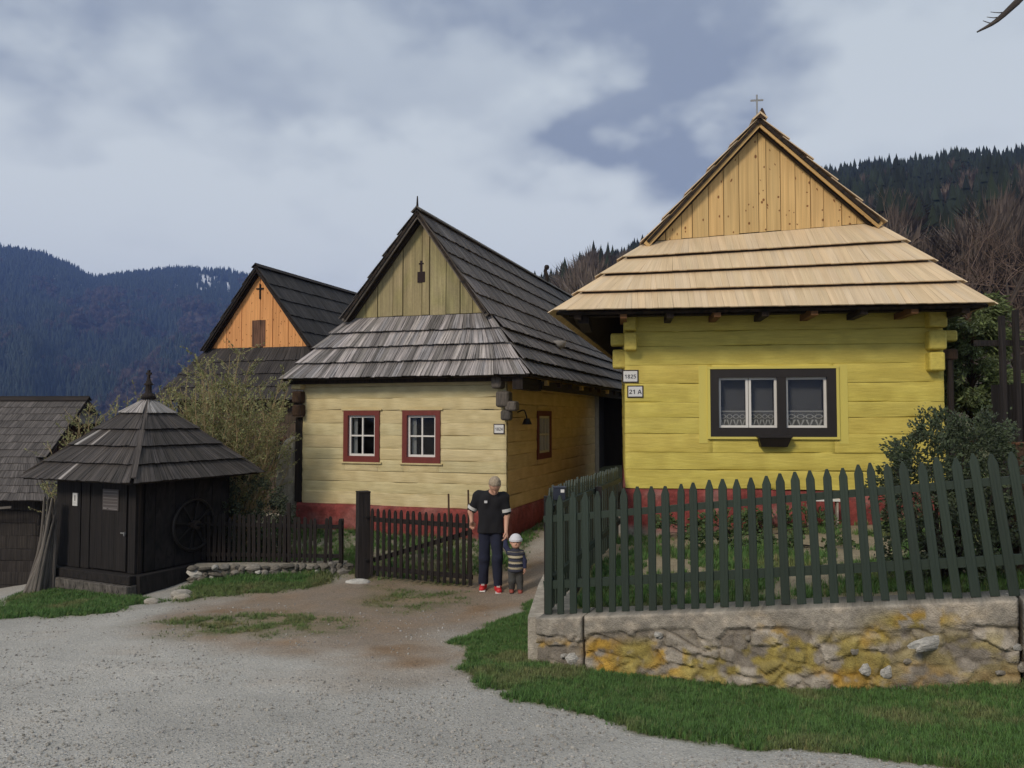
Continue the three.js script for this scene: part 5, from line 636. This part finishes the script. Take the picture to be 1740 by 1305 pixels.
denseShrub('garden_weeds', 'low leafy plants along the foot of the yellow house', 3.3, 11.75, gHere(3.3, 11.75), [[-0.9, 0.12, 0.1, 0.3, 0.16, 0.2], [-0.2, 0.14, 0.15, 0.4, 0.2, 0.2], [0.5, 0.18, 0.1, 0.4, 0.22, 0.2], [1.0, 0.16, 0.3, 0.35, 0.22, 0.25], [-0.4, 0.12, 1.2, 0.5, 0.16, 0.3], [0.5, 0.1, 1.9, 0.5, 0.14, 0.3]], 4200, 0.06, (c, R) => { const k = 0.5 + 0.9 * R(); c.setRGB(0.07 * k, 0.12 * k, 0.03 * k); }, 114);

function twiggy(name, label, X, Z, H, spread, stems, seed, leafN, leafCol, twigMat) { // upright many-stemmed bush, buds just opening
  const root = thing(name, label, 'bush', X, ground(X, Z), -Z, 0, 'twiggy bushes'), R = rng(seed), wood = [], fine = [], pts = [];
  for (let k = 0; k < stems; k++) {
    const a = R() * 6.28, r = Math.sqrt(R()), bx = Math.cos(a) * r * spread * 0.35, bz = Math.sin(a) * r * spread * 0.35, h = H * (0.55 + 0.45 * R()) * (1 - 0.25 * r * r), ox = Math.cos(a) * r * spread, oz = Math.sin(a) * r * spread * 0.8, c = [V(bx, -0.05, bz), V(mix(bx, ox, 0.45) + jit(R, 0.1), h * 0.4, mix(bz, oz, 0.45)), V(mix(bx, ox, 0.85) + jit(R, 0.12), h * 0.75, mix(bz, oz, 0.85)), V(ox * 1.05 + jit(R, 0.15), h, oz * 1.05)], cv = new THREE.CatmullRomCurve3(c);
    wood.push(tubeG(c, 0.014 + 0.012 * R(), 0.004, 4, 7));
    const nt = 16; for (let i = 0; i < nt; i++) { const t = 0.22 + 0.78 * R(), p = cv.getPoint(t), d = cv.getTangent(t).multiplyScalar(0.5).add(V(jit(R, 1.0), 0.35 * R(), jit(R, 1.0))).normalize(), l = (0.2 + 0.5 * R()) * (1.15 - 0.4 * t), e = p.clone().addScaledVector(d, l), m = p.clone().lerp(e, 0.5).add(V(jit(R, 0.04), 0.03, jit(R, 0.04))); fine.push(tubeG([p, m, e], 0.0045, 0.0018, 3, 3)); for (let q = 0; q < leafN; q++) { const s = R(); pts.push([p.clone().lerp(e, s).add(V(jit(R, 0.02), jit(R, 0.02), jit(R, 0.02))), d]); } }
  }
  obj('branch', mergeGeometries(wood), twigMat, root); stuff(obj('twigs', mergeGeometries(fine), twigMat, root)); leaves(root, pts, 0.042, leafCol, R, 0.4);
}
const bud = (c, R) => { const k = 0.55 + 0.8 * R(); c.setRGB(0.31 * k, 0.32 * k, 0.13 * k); }, twigM = mat(S(152, 134, 100), { roughness: 0.95 });
twiggy('bush', 'tall twiggy bush with yellow-green buds beside the cream house', -5.75, 15.5, 4.15, 1.35, 110, 121, 20, bud, twigM);
twiggy('bush', 'smaller twiggy bush rising behind the well house roof', -8.75, 17.0, 4.1, 1.1, 60, 122, 14, bud, twigM);

// leafless trees: limbs fork four times
function bareTree(label, X, Z, H, seed, o = {}) {
  const y = o.y ?? ground(X, Z), root = thing('bare_tree', label, 'tree', X, y, -Z, 0, 'leafless trees'), R = rng(seed), limbs = [], twigs = [];
  const grow = (p, d, l, r, lv) => { const e = p.clone().addScaledVector(d, l), m = p.clone().lerp(e, 0.5).add(V(jit(R, l * 0.08), jit(R, l * 0.05), jit(R, l * 0.08))), t = tubeG([p, m, e], r, r * 0.6, lv > 2 ? 3 : 5, 4); (lv > 2 ? twigs : limbs).push(t); if (lv >= (o.levels ?? 5)) return; const n = lv === 0 ? 5 : lv < 3 ? 4 : 4; for (let i = 0; i < n; i++) { const s = lv === 0 ? 0.35 + 0.65 * (i + R()) / n : 0.3 + 0.7 * R(), q = i === n - 1 ? e : p.clone().lerp(m, Math.min(1, s * 2)).lerp(e, Math.max(0, s * 2 - 1)); const nd = d.clone().multiplyScalar(i === n - 1 ? 1.3 : 0.55).add(V(jit(R, 0.9), 0.22 + jit(R, 0.5), jit(R, 0.9))).normalize(); grow(q, nd, l * (0.55 + 0.22 * R()), r * (0.42 + 0.12 * R()), lv + 1); } };
  grow(V(0, -0.2, 0), V(jit(R, 0.1), 1, jit(R, 0.1)).normalize(), H * 0.36, H * 0.02, 0);
  obj('trunk', mergeGeometries(limbs), mat(S(96, 84, 76), old), root); stuff(obj('crown', mergeGeometries(twigs), mat(o.twig ?? S(112, 94, 84), { roughness: 1 }), root)); return root;
}
bareTree('broad leafless tree at the right edge behind the yellow house', 16.8, 27, 10.5, 131); bareTree('slender leafless tree just right of the yellow roof', 13.6, 29, 8.8, 132, { twig: S(124, 106, 96) }); bareTree('leafless tree farthest right behind the tall fence', 19.5, 30, 11, 134);
{ // the tree outside the frame whose bough dips into the upper right corner
  const X = 6.3, Z = 6.6, y = ground(X, Z), root = thing('bare_tree', 'leafless tree whose thin twig hangs into the upper right corner', 'tree', X, y, -Z, 0, 'leafless trees'), R = rng(137), P = (x, h, z) => V(x - X, gy(h) - y, -z + Z), parts = [tubeG([V(0, -0.3, 0), V(0.05, 2.4, 0), V(-0.05, 5.5, 0.1)], 0.16, 0.07, 8, 8), tubeG([P(6.28, 2.3, 6.55), P(5.4, 3.4, 6.4), P(4.5, 3.75, 6.1), P(3.95, 3.25, 6.0), P(3.76, 3.08, 6.0), P(3.62, 3.0, 6.0)], 0.06, 0.006, 6, 18)];
  for (const [a, b] of [[[3.85, 3.16], [3.74, 3.17]], [[3.8, 3.12], [3.71, 3.13]], [[3.75, 3.07], [3.68, 3.10]], [[3.9, 3.2], [3.83, 3.12]]]) parts.push(tubeG([P(...a, 6.0), P((a[0] + b[0]) / 2, (a[1] + b[1]) / 2 - 0.012, 6.0), P(...b, 6.02)], 0.006, 0.003, 4, 4)); for (let i = 0; i < 9; i++) { const t = 2.6 + i * 0.32, a = R() * 6.28; parts.push(tubeG([V(0, t, 0), V(Math.cos(a) * 0.8 + 0.4, t + 0.6, Math.sin(a) * 0.8), V(Math.cos(a) * 1.5 + 0.7, t + 1.3, Math.sin(a) * 1.5)], 0.04, 0.008, 5, 6)); }
  obj('trunk', mergeGeometries(parts), mat(S(84, 76, 70), old), root);
}
{ // conifer beside the yellow house, with loose drooping sprays
  const X = 7.35, Z = 12.6, root = thing('conifer', 'green conifer with drooping sprays right of the yellow house', 'tree', X, ground(X, Z), -Z), R = rng(141), w = [], pts = []; w.push(tubeG([V(0, -0.2, 0), V(0.03, 1.5, 0), V(0, 3.4, 0)], 0.09, 0.02, 7, 6));
  for (let k = 0; k < 150; k++) { const t = 0.12 + 0.88 * R(), h = 0.3 + 3.0 * t, a = R() * 6.28, l = (1.05 - 0.45 * t) * (0.6 + 0.5 * R()), p = V(0, h, 0), e = V(Math.cos(a) * l, h + 0.12 + jit(R, 0.25), Math.sin(a) * l), m = p.clone().lerp(e, 0.55).add(V(0, 0.14, 0)), c = new THREE.CatmullRomCurve3([p, m, e]); w.push(tubeG([p, m, e], 0.014, 0.004, 4, 4)); for (let q = 0; q < 170; q++) { const s = 0.25 + 0.75 * R(), b = c.getPoint(s).add(ball(R).multiplyScalar(0.1)); pts.push([b, V(Math.cos(a) * 0.8, -0.15, Math.sin(a) * 0.8)]); } }
  obj('trunk', mergeGeometries(w), M.brown, root); leaves(root, pts, 0.10, (c, R2) => { const k = 0.45 + 0.9 * R2(); c.setRGB(0.14 * k, 0.185 * k, 0.06 * k); }, R, 0.25, 'crown', 0.4);
}
{ // tall dark fence at the right edge
  const root = thing('tall_fence', 'tall dark plank fence with high poles at the right edge', 'fence', 6.0, gy(-1.5), -9.6), R = rng(151);
  [[0.0, 2.75], [0.17, 2.82]].forEach(([x, h]) => obj('pole', boxG(0.055, h, 0.06, x, h / 2, 0), M.post, root)); obj('rail', boxG(1.8, 0.07, 0.05, 0.6, 2.42, -0.06), M.post, root); obj('rail', boxG(1.8, 0.07, 0.05, 0.6, 0.5, -0.06), M.post, root);
  for (let i = 0; i < 12; i++) obj('plank', new MB().box(-0.02 + i * 0.125, 0.95 + 0.03 * R(), -0.11, 0.117, 1.9, 0.025, [R() * 4, R() * 4]).geo(), M.shedwood[i % 4], root);
  const st = thing('wooden_post', 'short brown wooden post behind the hedge at the right edge', 'post', 4.62, gHere(4.62, 7.4), -7.2); obj('shaft', boxG(0.1, 1.22, 0.1, 0, 0.56, 0), M.brown, st); obj('cap', boxG(0.12, 0.02, 0.12, 0, 1.18, 0), mat(S(120, 82, 58), grain), st);
}

// ------------------------------------------------------------------ people
function nets(min, max, n, f) { // surface of f = 0 (negative inside) on a grid of n cells: naive surface nets
  const [nx, ny, nz] = n, st = [(max[0] - min[0]) / nx, (max[1] - min[1]) / ny, (max[2] - min[2]) / nz], W = nx + 1, Hh = ny + 1, D = nz + 1, v = new Float32Array(W * Hh * D), id = new Int32Array(W * Hh * D).fill(-1), P = [], I = [], at = (i, j, k) => (k * Hh + j) * W + i;
  for (let k = 0; k < D; k++) for (let j = 0; j < Hh; j++) for (let i = 0; i < W; i++) v[at(i, j, k)] = f(min[0] + i * st[0], min[1] + j * st[1], min[2] + k * st[2]);
  const E = [[0, 1], [2, 3], [4, 5], [6, 7], [0, 2], [1, 3], [4, 6], [5, 7], [0, 4], [1, 5], [2, 6], [3, 7]];
  for (let k = 0; k < nz; k++) for (let j = 0; j < ny; j++) for (let i = 0; i < nx; i++) { let m = 0; const c = []; for (let q = 0; q < 8; q++) { const x = v[at(i + (q & 1), j + (q >> 1 & 1), k + (q >> 2))]; c.push(x); if (x < 0) m |= 1 << q; } if (m === 0 || m === 255) continue; let x = 0, y = 0, z = 0, s = 0; for (const [a, b] of E) if ((m >> a & 1) !== (m >> b & 1)) { const t = c[a] / (c[a] - c[b]); x += mix(a & 1, b & 1, t); y += mix(a >> 1 & 1, b >> 1 & 1, t); z += mix(a >> 2, b >> 2, t); s++; } id[at(i, j, k)] = P.length / 3; P.push(min[0] + (i + x / s) * st[0], min[1] + (j + y / s) * st[1], min[2] + (k + z / s) * st[2]); }
  const quad = (a, b, c, d, flip) => { if (a < 0 || b < 0 || c < 0 || d < 0) return; if (flip) I.push(a, c, b, a, d, c); else I.push(a, b, c, a, c, d); };
  for (let k = 1; k < nz; k++) for (let j = 1; j < ny; j++) for (let i = 1; i < nx; i++) { const s = v[at(i, j, k)] < 0; if (s !== v[at(i + 1, j, k)] < 0) quad(id[at(i, j - 1, k - 1)], id[at(i, j, k - 1)], id[at(i, j, k)], id[at(i, j - 1, k)], !s); if (s !== v[at(i, j + 1, k)] < 0) quad(id[at(i - 1, j, k - 1)], id[at(i - 1, j, k)], id[at(i, j, k)], id[at(i, j, k - 1)], !s); if (s !== v[at(i, j, k + 1)] < 0) quad(id[at(i - 1, j - 1, k)], id[at(i, j - 1, k)], id[at(i, j, k)], id[at(i - 1, j, k)], !s); }
  const g = new THREE.BufferGeometry(); g.setAttribute('position', new THREE.Float32BufferAttribute(P, 3)); g.setIndex(I); g.computeVertexNormals(); return g;
}
function cone(x, y, z, a, b, r1, r2) { const bx = b[0] - a[0], by = b[1] - a[1], bz = b[2] - a[2], px = x - a[0], py = y - a[1], pz = z - a[2], t = clamp((px * bx + py * by + pz * bz) / (bx * bx + by * by + bz * bz + 1e-9)); return Math.hypot(px - bx * t, py - by * t, pz - bz * t) - mix(r1, r2, t); }
const smin = (a, b, k) => { const h = Math.max(k - Math.abs(a - b), 0) / k; return Math.min(a, b) - h * h * k * 0.25; };
const ell = (x, y, z, c, r) => { const q = Math.hypot((x - c[0]) / r[0], (y - c[1]) / r[1], (z - c[2]) / r[2]); return (q - 1) * Math.min(...r); };
const limbs = (list, k) => (x, y, z) => { let d = 9; for (const [a, b, r1, r2, e] of list) { const q = e ? ell(x, y, z, a, b) : cone(x, y, z, a, b, r1, r2); d = d === 9 ? q : smin(d, q, k); } return d; };
function handBones(w, dir, side, curl, s = 1) { // wrist, pointing direction, thumb side; five jointed fingers
  const d = V(...dir).normalize(), t = V(...side), sd = t.addScaledVector(d, -t.dot(d)).normalize(), n = V().crossVectors(d, sd), W = V(...w), A = (p) => [p.x, p.y, p.z], out = [], palm = W.clone().addScaledVector(d, 0.085 * s); out.push([A(W), A(palm), 0.026 * s, 0.03 * s]); out.push([A(W.clone().addScaledVector(d, 0.03 * s).addScaledVector(sd, 0.016 * s)), A(palm.clone().addScaledVector(sd, 0.022 * s)), 0.018 * s, 0.015 * s]); out.push([A(W.clone().addScaledVector(d, 0.03 * s).addScaledVector(sd, -0.016 * s)), A(palm.clone().addScaledVector(sd, -0.024 * s)), 0.018 * s, 0.015 * s]);
  [[0.03, 0.068], [0.011, 0.078], [-0.009, 0.072], [-0.028, 0.056]].forEach(([o, l]) => { let p = palm.clone().addScaledVector(sd, o * s), an = curl * 0.5; for (let k = 0; k < 3; k++) { const e = p.clone().addScaledVector(d, Math.cos(an) * l * s * 0.4).addScaledVector(n, Math.sin(an) * l * s * 0.4); out.push([A(p), A(e), (0.0095 - 0.001 * k) * s, (0.0088 - 0.0012 * k) * s]); p = e; an += curl; } });
  const b = W.clone().addScaledVector(d, 0.03 * s).addScaledVector(sd, 0.026 * s), m = b.clone().addScaledVector(d, 0.03 * s).addScaledVector(sd, 0.022 * s).addScaledVector(n, 0.01 * s), e = m.clone().addScaledVector(d, 0.03 * s).addScaledVector(n, 0.018 * s); out.push([A(b), A(m), 0.012 * s, 0.0105 * s], [A(m), A(e), 0.0105 * s, 0.009 * s]); return out;
}
function boneBox(list, pad) { const lo = [9, 9, 9], hi = [-9, -9, -9]; for (const [a, b] of list) for (const p of [a, b]) for (let i = 0; i < 3; i++) { lo[i] = Math.min(lo[i], p[i] - pad); hi[i] = Math.max(hi[i], p[i] + pad); } return [lo, hi]; }
const skin = mat(S(206, 160, 136), { roughness: 0.6 });
{ // the man: head bowed to the child, one hand on the gate, the other holding the child's
  const X = -0.315, Z = 11.93, y = ground(X, Z), root = thing('person', 'man in black polo shirt and navy trousers looking down at the child', 'person', X, y, -Z);
  const sh1 = [-0.185, 1.405, 0.0], el1 = [-0.305, 1.17, -0.05], wr1 = [-0.295, 1.02, -0.02], sh2 = [0.185, 1.395, 0.05], el2 = [0.235, 1.13, 0.05], wr2 = [0.225, 0.905, 0.13], hip1 = [-0.095, 0.90, 0], hip2 = [0.085, 0.90, 0.01], kn1 = [-0.105, 0.48, 0.02], kn2 = [0.095, 0.49, 0.09], an1 = [-0.115, 0.09, -0.06], an2 = [0.105, 0.09, 0.08], hd = [0.06, 1.575, 0.16];
  const torso = [[[0, 0.95, 0], [0, 1.12, 0.01], 0.125, 0.125], [[-0.05, 1.12, 0.01], [-0.08, 1.34, 0.03], 0.105, 0.105], [[0.05, 1.12, 0.01], [0.08, 1.33, 0.04], 0.105, 0.105], [sh1, sh2, 0.062, 0.062], [[0.0, 1.40, 0.03], [0.03, 1.48, 0.085], 0.07, 0.056]];
  const bodyF = limbs([...torso, [sh1, el1, 0.05, 0.041], [el1, wr1, 0.04, 0.028], [sh2, el2, 0.05, 0.041], [el2, wr2, 0.04, 0.028], [hip1, kn1, 0.08, 0.055], [kn1, an1, 0.053, 0.038], [hip2, kn2, 0.08, 0.055], [kn2, an2, 0.053, 0.038], [[0.02, 1.44, 0.06], hd, 0.052, 0.05]], 0.05);
  const tilt = 0.95, hf = (x, yy, z) => { const a = x - hd[0], b0 = yy - hd[1], c0 = z - hd[2], b = b0 * Math.cos(tilt) + c0 * Math.sin(tilt), c = c0 * Math.cos(tilt) - b0 * Math.sin(tilt); let d = smin(ell(a, b, c, [0, 0.025, -0.01], [0.083, 0.106, 0.104]), ell(a, b, c, [0, -0.045, 0.022], [0.058, 0.075, 0.066]), 0.04); d = smin(d, cone(a, b, c, [0, 0.01, 0.088], [0, -0.026, 0.108], 0.010, 0.015), 0.014); for (const q of [-1, 1]) { d = smin(d, ell(a, b, c, [q * 0.078, -0.005, -0.01], [0.013, 0.032, 0.02]), 0.012); d = -smin(-d, ell(a, b, c, [q * 0.031, 0.012, 0.098], [0.02, 0.012, 0.02]), 0.012); } d = -smin(-d, ell(a, b, c, [0, -0.068, 0.097], [0.024, 0.005, 0.016]), 0.008); return smin(d, cone(x, yy, z, [0.03, 1.47, 0.07], hd, 0.05, 0.05), 0.03); };
  const h1 = handBones(wr1, [0.02, -0.55, -0.8], [1, 0, 0], 0.75), h2 = handBones(wr2, [0.05, -1, 0.25], [-0.3, 0, 1], 0.55);
  const geoms = [nets([-0.42, -0.02, -0.24], [0.36, 1.52, 0.3], [78, 130, 50], bodyF), nets([hd[0] - 0.15, hd[1] - 0.2, hd[2] - 0.18], [hd[0] + 0.15, hd[1] + 0.17, hd[2] + 0.2], [72, 80, 80], hf)]; for (const h of [h1, h2]) { const [lo, hi] = boneBox(h, 0.045); geoms.push(nets(lo, hi, [44, 56, 48], limbs(h, 0.010))); }
  obj('body', mergeGeometries(geoms), skin, root);
  const sleeve = (s, e, t) => [s[0] + (e[0] - s[0]) * t, s[1] + (e[1] - s[1]) * t, s[2] + (e[2] - s[2]) * t];
  const fold = (f, k, fr) => (x, yy, z) => f(x, yy, z) + k * (noise(x * fr + 9, yy * fr * 0.6, z * fr) - 0.5);
  obj('shirt', nets([-0.42, 0.82, -0.22], [0.38, 1.54, 0.28], [80, 70, 50], fold((x, yy, z) => { const d = limbs([[[-0.065, 0.84, 0.0], [-0.05, 1.14, 0.01], 0.142, 0.128], [[0.06, 0.84, 0.005], [0.05, 1.14, 0.01], 0.142, 0.128], [[-0.05, 1.12, 0.01], [-0.08, 1.34, 0.03], 0.125, 0.12], [[0.05, 1.12, 0.01], [0.08, 1.33, 0.04], 0.125, 0.12], [sh1, sh2, 0.078, 0.078], [[0, 1.40, 0.03], [0.02, 1.455, 0.06], 0.085, 0.075], [sh1, sleeve(sh1, el1, 0.86), 0.078, 0.07], [sh2, sleeve(sh2, el2, 0.86), 0.078, 0.07]], 0.045)(x, yy, z); return Math.max(d, 0.86 - yy, cone(x, yy, z, sleeve(sh1, el1, 0.86), sleeve(sh1, el1, 1.4), 0.0, 0.0) < 0.06 && yy < 1.2 && x < -0.2 ? 0.004 : -1, cone(x, yy, z, sleeve(sh2, el2, 0.86), sleeve(sh2, el2, 1.4), 0, 0) < 0.06 && yy < 1.19 && x > 0.16 && x < 0.4 ? (x > 0.175 ? 0.004 : -1) : -1); }, 0.018, 14)), mat(S(24, 24, 28), { roughness: 0.95 }), root);
  for (const [s, e] of [[sh1, el1], [sh2, el2]]) { const a = sleeve(s, e, 0.66), b = sleeve(s, e, 0.84), d = V(b[0] - a[0], b[1] - a[1], b[2] - a[2]), c = new THREE.CylinderGeometry(0.081, 0.079, d.length(), 18, 1, true); const m = obj('sleeve_band', c, mat(S(200, 200, 196), { side: THREE.DoubleSide, roughness: 0.9 }), root); m.position.set((a[0] + b[0]) / 2, (a[1] + b[1]) / 2, (a[2] + b[2]) / 2); m.quaternion.setFromUnitVectors(V(0, -1, 0), d.clone().normalize()); }
  obj('shirt_emblem', boxG(0.045, 0.035, 0.012, -0.075, 1.335, 0.166), mat(S(205, 205, 205)), root);
  obj('trousers', nets([-0.24, 0.06, -0.2], [0.24, 1.02, 0.24], [60, 100, 52], fold((x, yy, z) => Math.max(limbs([[[-0.04, 0.94, 0], [0.04, 0.94, 0], 0.12, 0.12], [hip1, kn1, 0.098, 0.084], [kn1, an1, 0.082, 0.07], [hip2, kn2, 0.098, 0.084], [kn2, an2, 0.082, 0.07]], 0.03)(x, yy, z), 0.085 - yy, yy - 1.0), 0.022, 12)), mat(S(30, 34, 52), { roughness: 0.95 }), root);
  for (const [a, q] of [[an1, -0.02], [an2, 0.02]]) { const f = [a[0] + q, 0.035, a[2] + 0.15]; const s = obj('shoe', nets([a[0] - 0.08, -0.01, a[2] - 0.1], [a[0] + 0.08, 0.15, a[2] + 0.24], [36, 36, 60], (x, yy, z) => Math.max(limbs([[[a[0], 0.045, a[2] - 0.03], f, 0.046, 0.042], [[a[0], 0.09, a[2]], [a[0], 0.045, a[2] + 0.02], 0.052, 0.05]], 0.03)(x, yy, z), -yy)), mat(S(196, 40, 44), { roughness: 0.6 }), root); obj('sole', rbox(0.088, 0.022, 0.285, a[0] + q * 0.5, 0.008, a[2] + 0.05, 0.01), M.white, s); for (let i = 0; i < 3; i++) obj('lace', boxG(0.05, 0.006, 0.01, a[0] + q * 0.4, 0.1 - i * 0.008, a[2] + 0.055 + i * 0.025), M.white, s); }
  const hair = nets([hd[0] - 0.14, hd[1] - 0.16, hd[2] - 0.2], [hd[0] + 0.14, hd[1] + 0.17, hd[2] + 0.2], [70, 80, 80], (x, yy, z) => { const a = x - hd[0], b0 = yy - hd[1], c0 = z - hd[2], b = b0 * Math.cos(tilt) + c0 * Math.sin(tilt), c = c0 * Math.cos(tilt) - b0 * Math.sin(tilt); const d = ell(a, b, c, [0, 0.03, -0.014], [0.093, 0.115, 0.113]) + 0.008 * (noise(a * 50, b * 18, c * 50) - 0.5); return Math.max(d, (0.045 + 0.02 * (noise(a * 30, 3) - 0.5)) - b + Math.max(0, c + 0.02) * 0.9 - Math.max(0, -c) * 0.9 - 0.03); }); const hp = hair.attributes.position, hc = []; for (let i = 0; i < hp.count; i++) { const k = fbm(hp.getX(i) * 130, hp.getY(i) * 60, hp.getZ(i) * 40, 3), q = S(104, 90, 74).lerp(S(190, 174, 150), k); hc.push(q.r, q.g, q.b); } hair.setAttribute('color', new THREE.Float32BufferAttribute(hc, 3)); obj('hair', hair, mat(0xffffff, { vertexColors: true, roughness: 0.9 }), root);
}
{ // the child in a striped waistcoat and white hat
  const X = 0.055, Z = 11.68, y = ground(X, Z), root = thing('person', 'small child in white hat and striped waistcoat holding the man\'s hand', 'person', X, y, -Z);
  const s1 = [-0.085, 0.575, 0], e1 = [-0.145, 0.66, -0.05], w1 = [-0.155, 0.755, -0.10], s2 = [0.085, 0.57, 0], e2 = [0.125, 0.46, 0.01], w2 = [0.13, 0.365, 0.04], h1 = [-0.05, 0.3, 0], h2 = [0.05, 0.3, 0], k1 = [-0.055, 0.17, 0.03], k2 = [0.055, 0.17, 0.01], a1 = [-0.06, 0.05, 0.0], a2 = [0.065, 0.05, 0.03], hd = [0.0, 0.735, 0.02];
  const bodyF = limbs([[[0, 0.36, 0], [0, 0.52, 0], 0.08, 0.075], [s1, s2, 0.035, 0.035], [s1, e1, 0.03, 0.026], [e1, w1, 0.025, 0.02], [s2, e2, 0.03, 0.026], [e2, w2, 0.025, 0.02], [h1, k1, 0.05, 0.036], [k1, a1, 0.035, 0.028], [h2, k2, 0.05, 0.036], [k2, a2, 0.035, 0.028], [[0, 0.56, 0], [0, 0.66, 0.01], 0.04, 0.04]], 0.03);
  const hf = (x, yy, z) => { const a = x - hd[0], b = yy - hd[1], c = z - hd[2]; let d = smin(ell(a, b, c, [0, 0.02, -0.01], [0.074, 0.078, 0.082]), ell(a, b, c, [0, -0.035, 0.018], [0.062, 0.055, 0.06]), 0.03); d = smin(d, ell(a, b, c, [0, -0.015, 0.082], [0.011, 0.012, 0.014]), 0.01); for (const q of [-1, 1]) { d = smin(d, ell(a, b, c, [q * 0.074, -0.005, -0.01], [0.012, 0.024, 0.016]), 0.01); d = -smin(-d, ell(a, b, c, [q * 0.028, 0.008, 0.082], [0.015, 0.009, 0.014]), 0.01); } d = -smin(-d, ell(a, b, c, [0, -0.047, 0.08], [0.018, 0.004, 0.012]), 0.006); return d; };
  const hb1 = handBones(w1, [0.05, 1, -0.1], [1, 0, 0.2], 0.6, 0.55), hb2 = handBones(w2, [0.05, -1, 0.1], [-0.2, 0, 1], 0.4, 0.55), geoms = [nets([-0.24, -0.01, -0.18], [0.22, 0.7, 0.15], [60, 90, 44], bodyF), nets([-0.12, 0.62, -0.1], [0.12, 0.85, 0.15], [56, 56, 58], hf)]; for (const h of [hb1, hb2]) { const [lo, hi] = boneBox(h, 0.026); geoms.push(nets(lo, hi, [40, 50, 40], limbs(h, 0.006))); }
  obj('body', mergeGeometries(geoms), skin, root);
  obj('sleeves', nets([-0.24, 0.36, -0.18], [0.22, 0.8, 0.12], [60, 60, 40], (x, yy, z) => Math.min(limbs([[s1, e1, 0.042, 0.038], [e1, w1, 0.038, 0.03]], 0.02)(x, yy, z), limbs([[s2, e2, 0.042, 0.038], [e2, w2, 0.038, 0.03]], 0.02)(x, yy, z))), mat(S(44, 48, 74), { roughness: 0.95 }), root);
  const vest = nets([-0.17, 0.28, -0.16], [0.17, 0.68, 0.17], [48, 72, 48], (x, yy, z) => Math.max(limbs([[[0, 0.34, 0], [0, 0.52, 0], 0.115, 0.105], [s1, s2, 0.052, 0.052], [[0, 0.57, 0], [0, 0.62, 0.01], 0.062, 0.06]], 0.03)(x, yy, z), 0.305 - yy) + 0.004 * Math.sin(yy * 130)), col = []; const vp = vest.attributes.position; for (let i = 0; i < vp.count; i++) { const yy = vp.getY(i), b = ((yy - 0.3) / 0.082) % 1, c = b > 0.62 && yy < 0.6 ? S(176, 166, 140) : S(52, 54, 66); col.push(c.r, c.g, c.b); } vest.setAttribute('color', new THREE.Float32BufferAttribute(col, 3)); obj('waistcoat', vest, mat(0xffffff, { vertexColors: true, roughness: 0.9 }), root);
  obj('trousers', nets([-0.15, 0.03, -0.12], [0.16, 0.38, 0.14], [48, 56, 44], (x, yy, z) => Math.max(limbs([[[-0.02, 0.33, 0], [0.02, 0.33, 0], 0.09, 0.09], [h1, k1, 0.066, 0.052], [k1, a1, 0.052, 0.045], [h2, k2, 0.066, 0.052], [k2, a2, 0.052, 0.045]], 0.02)(x, yy, z), 0.05 - yy) + 0.006 * (noise(x * 30, yy * 25, z * 30) - 0.5)), mat(S(70, 70, 68), { roughness: 0.95 }), root);
  for (const a of [a1, a2]) { const s = obj('shoe', nets([a[0] - 0.05, -0.01, a[2] - 0.07], [a[0] + 0.05, 0.1, a[2] + 0.13], [30, 30, 44], (x, yy, z) => Math.max(limbs([[[a[0], 0.028, a[2] - 0.02], [a[0], 0.024, a[2] + 0.075], 0.03, 0.029], [[a[0], 0.055, a[2]], [a[0], 0.03, a[2] + 0.01], 0.035, 0.033]], 0.02)(x, yy, z), -yy)), mat(S(150, 74, 62), { roughness: 0.7 }), root); obj('sole', rbox(0.056, 0.014, 0.16, a[0], 0.005, a[2] + 0.028, 0.006), M.nearblack, s); }
  obj('hat', nets([-0.13, 0.66, -0.13], [0.13, 0.89, 0.16], [56, 52, 60], (x, yy, z) => { const a = x - hd[0], b = yy - hd[1], c = z - hd[2]; const dome = Math.max(ell(a, b, c, [0, 0.035, -0.01], [0.092, 0.092, 0.1]), 0.028 - b); const band = Math.max(Math.abs(Math.hypot(a / 0.93, c + 0.01) - 0.098) - 0.008, Math.abs(b - 0.035) - 0.018); return smin(dome, band, 0.012); }), mat(S(214, 214, 220), { roughness: 1 }), root);
  const eyes = []; for (const q of [-1, 1]) eyes.push(new THREE.SphereGeometry(0.008, 8, 6).translate(hd[0] + q * 0.028, hd[1] + 0.007, hd[2] + 0.07)); obj('eyes', mergeGeometries(eyes), mat(S(30, 24, 22), { roughness: 0.3 }), root);
}

renderer.render(scene, camera);
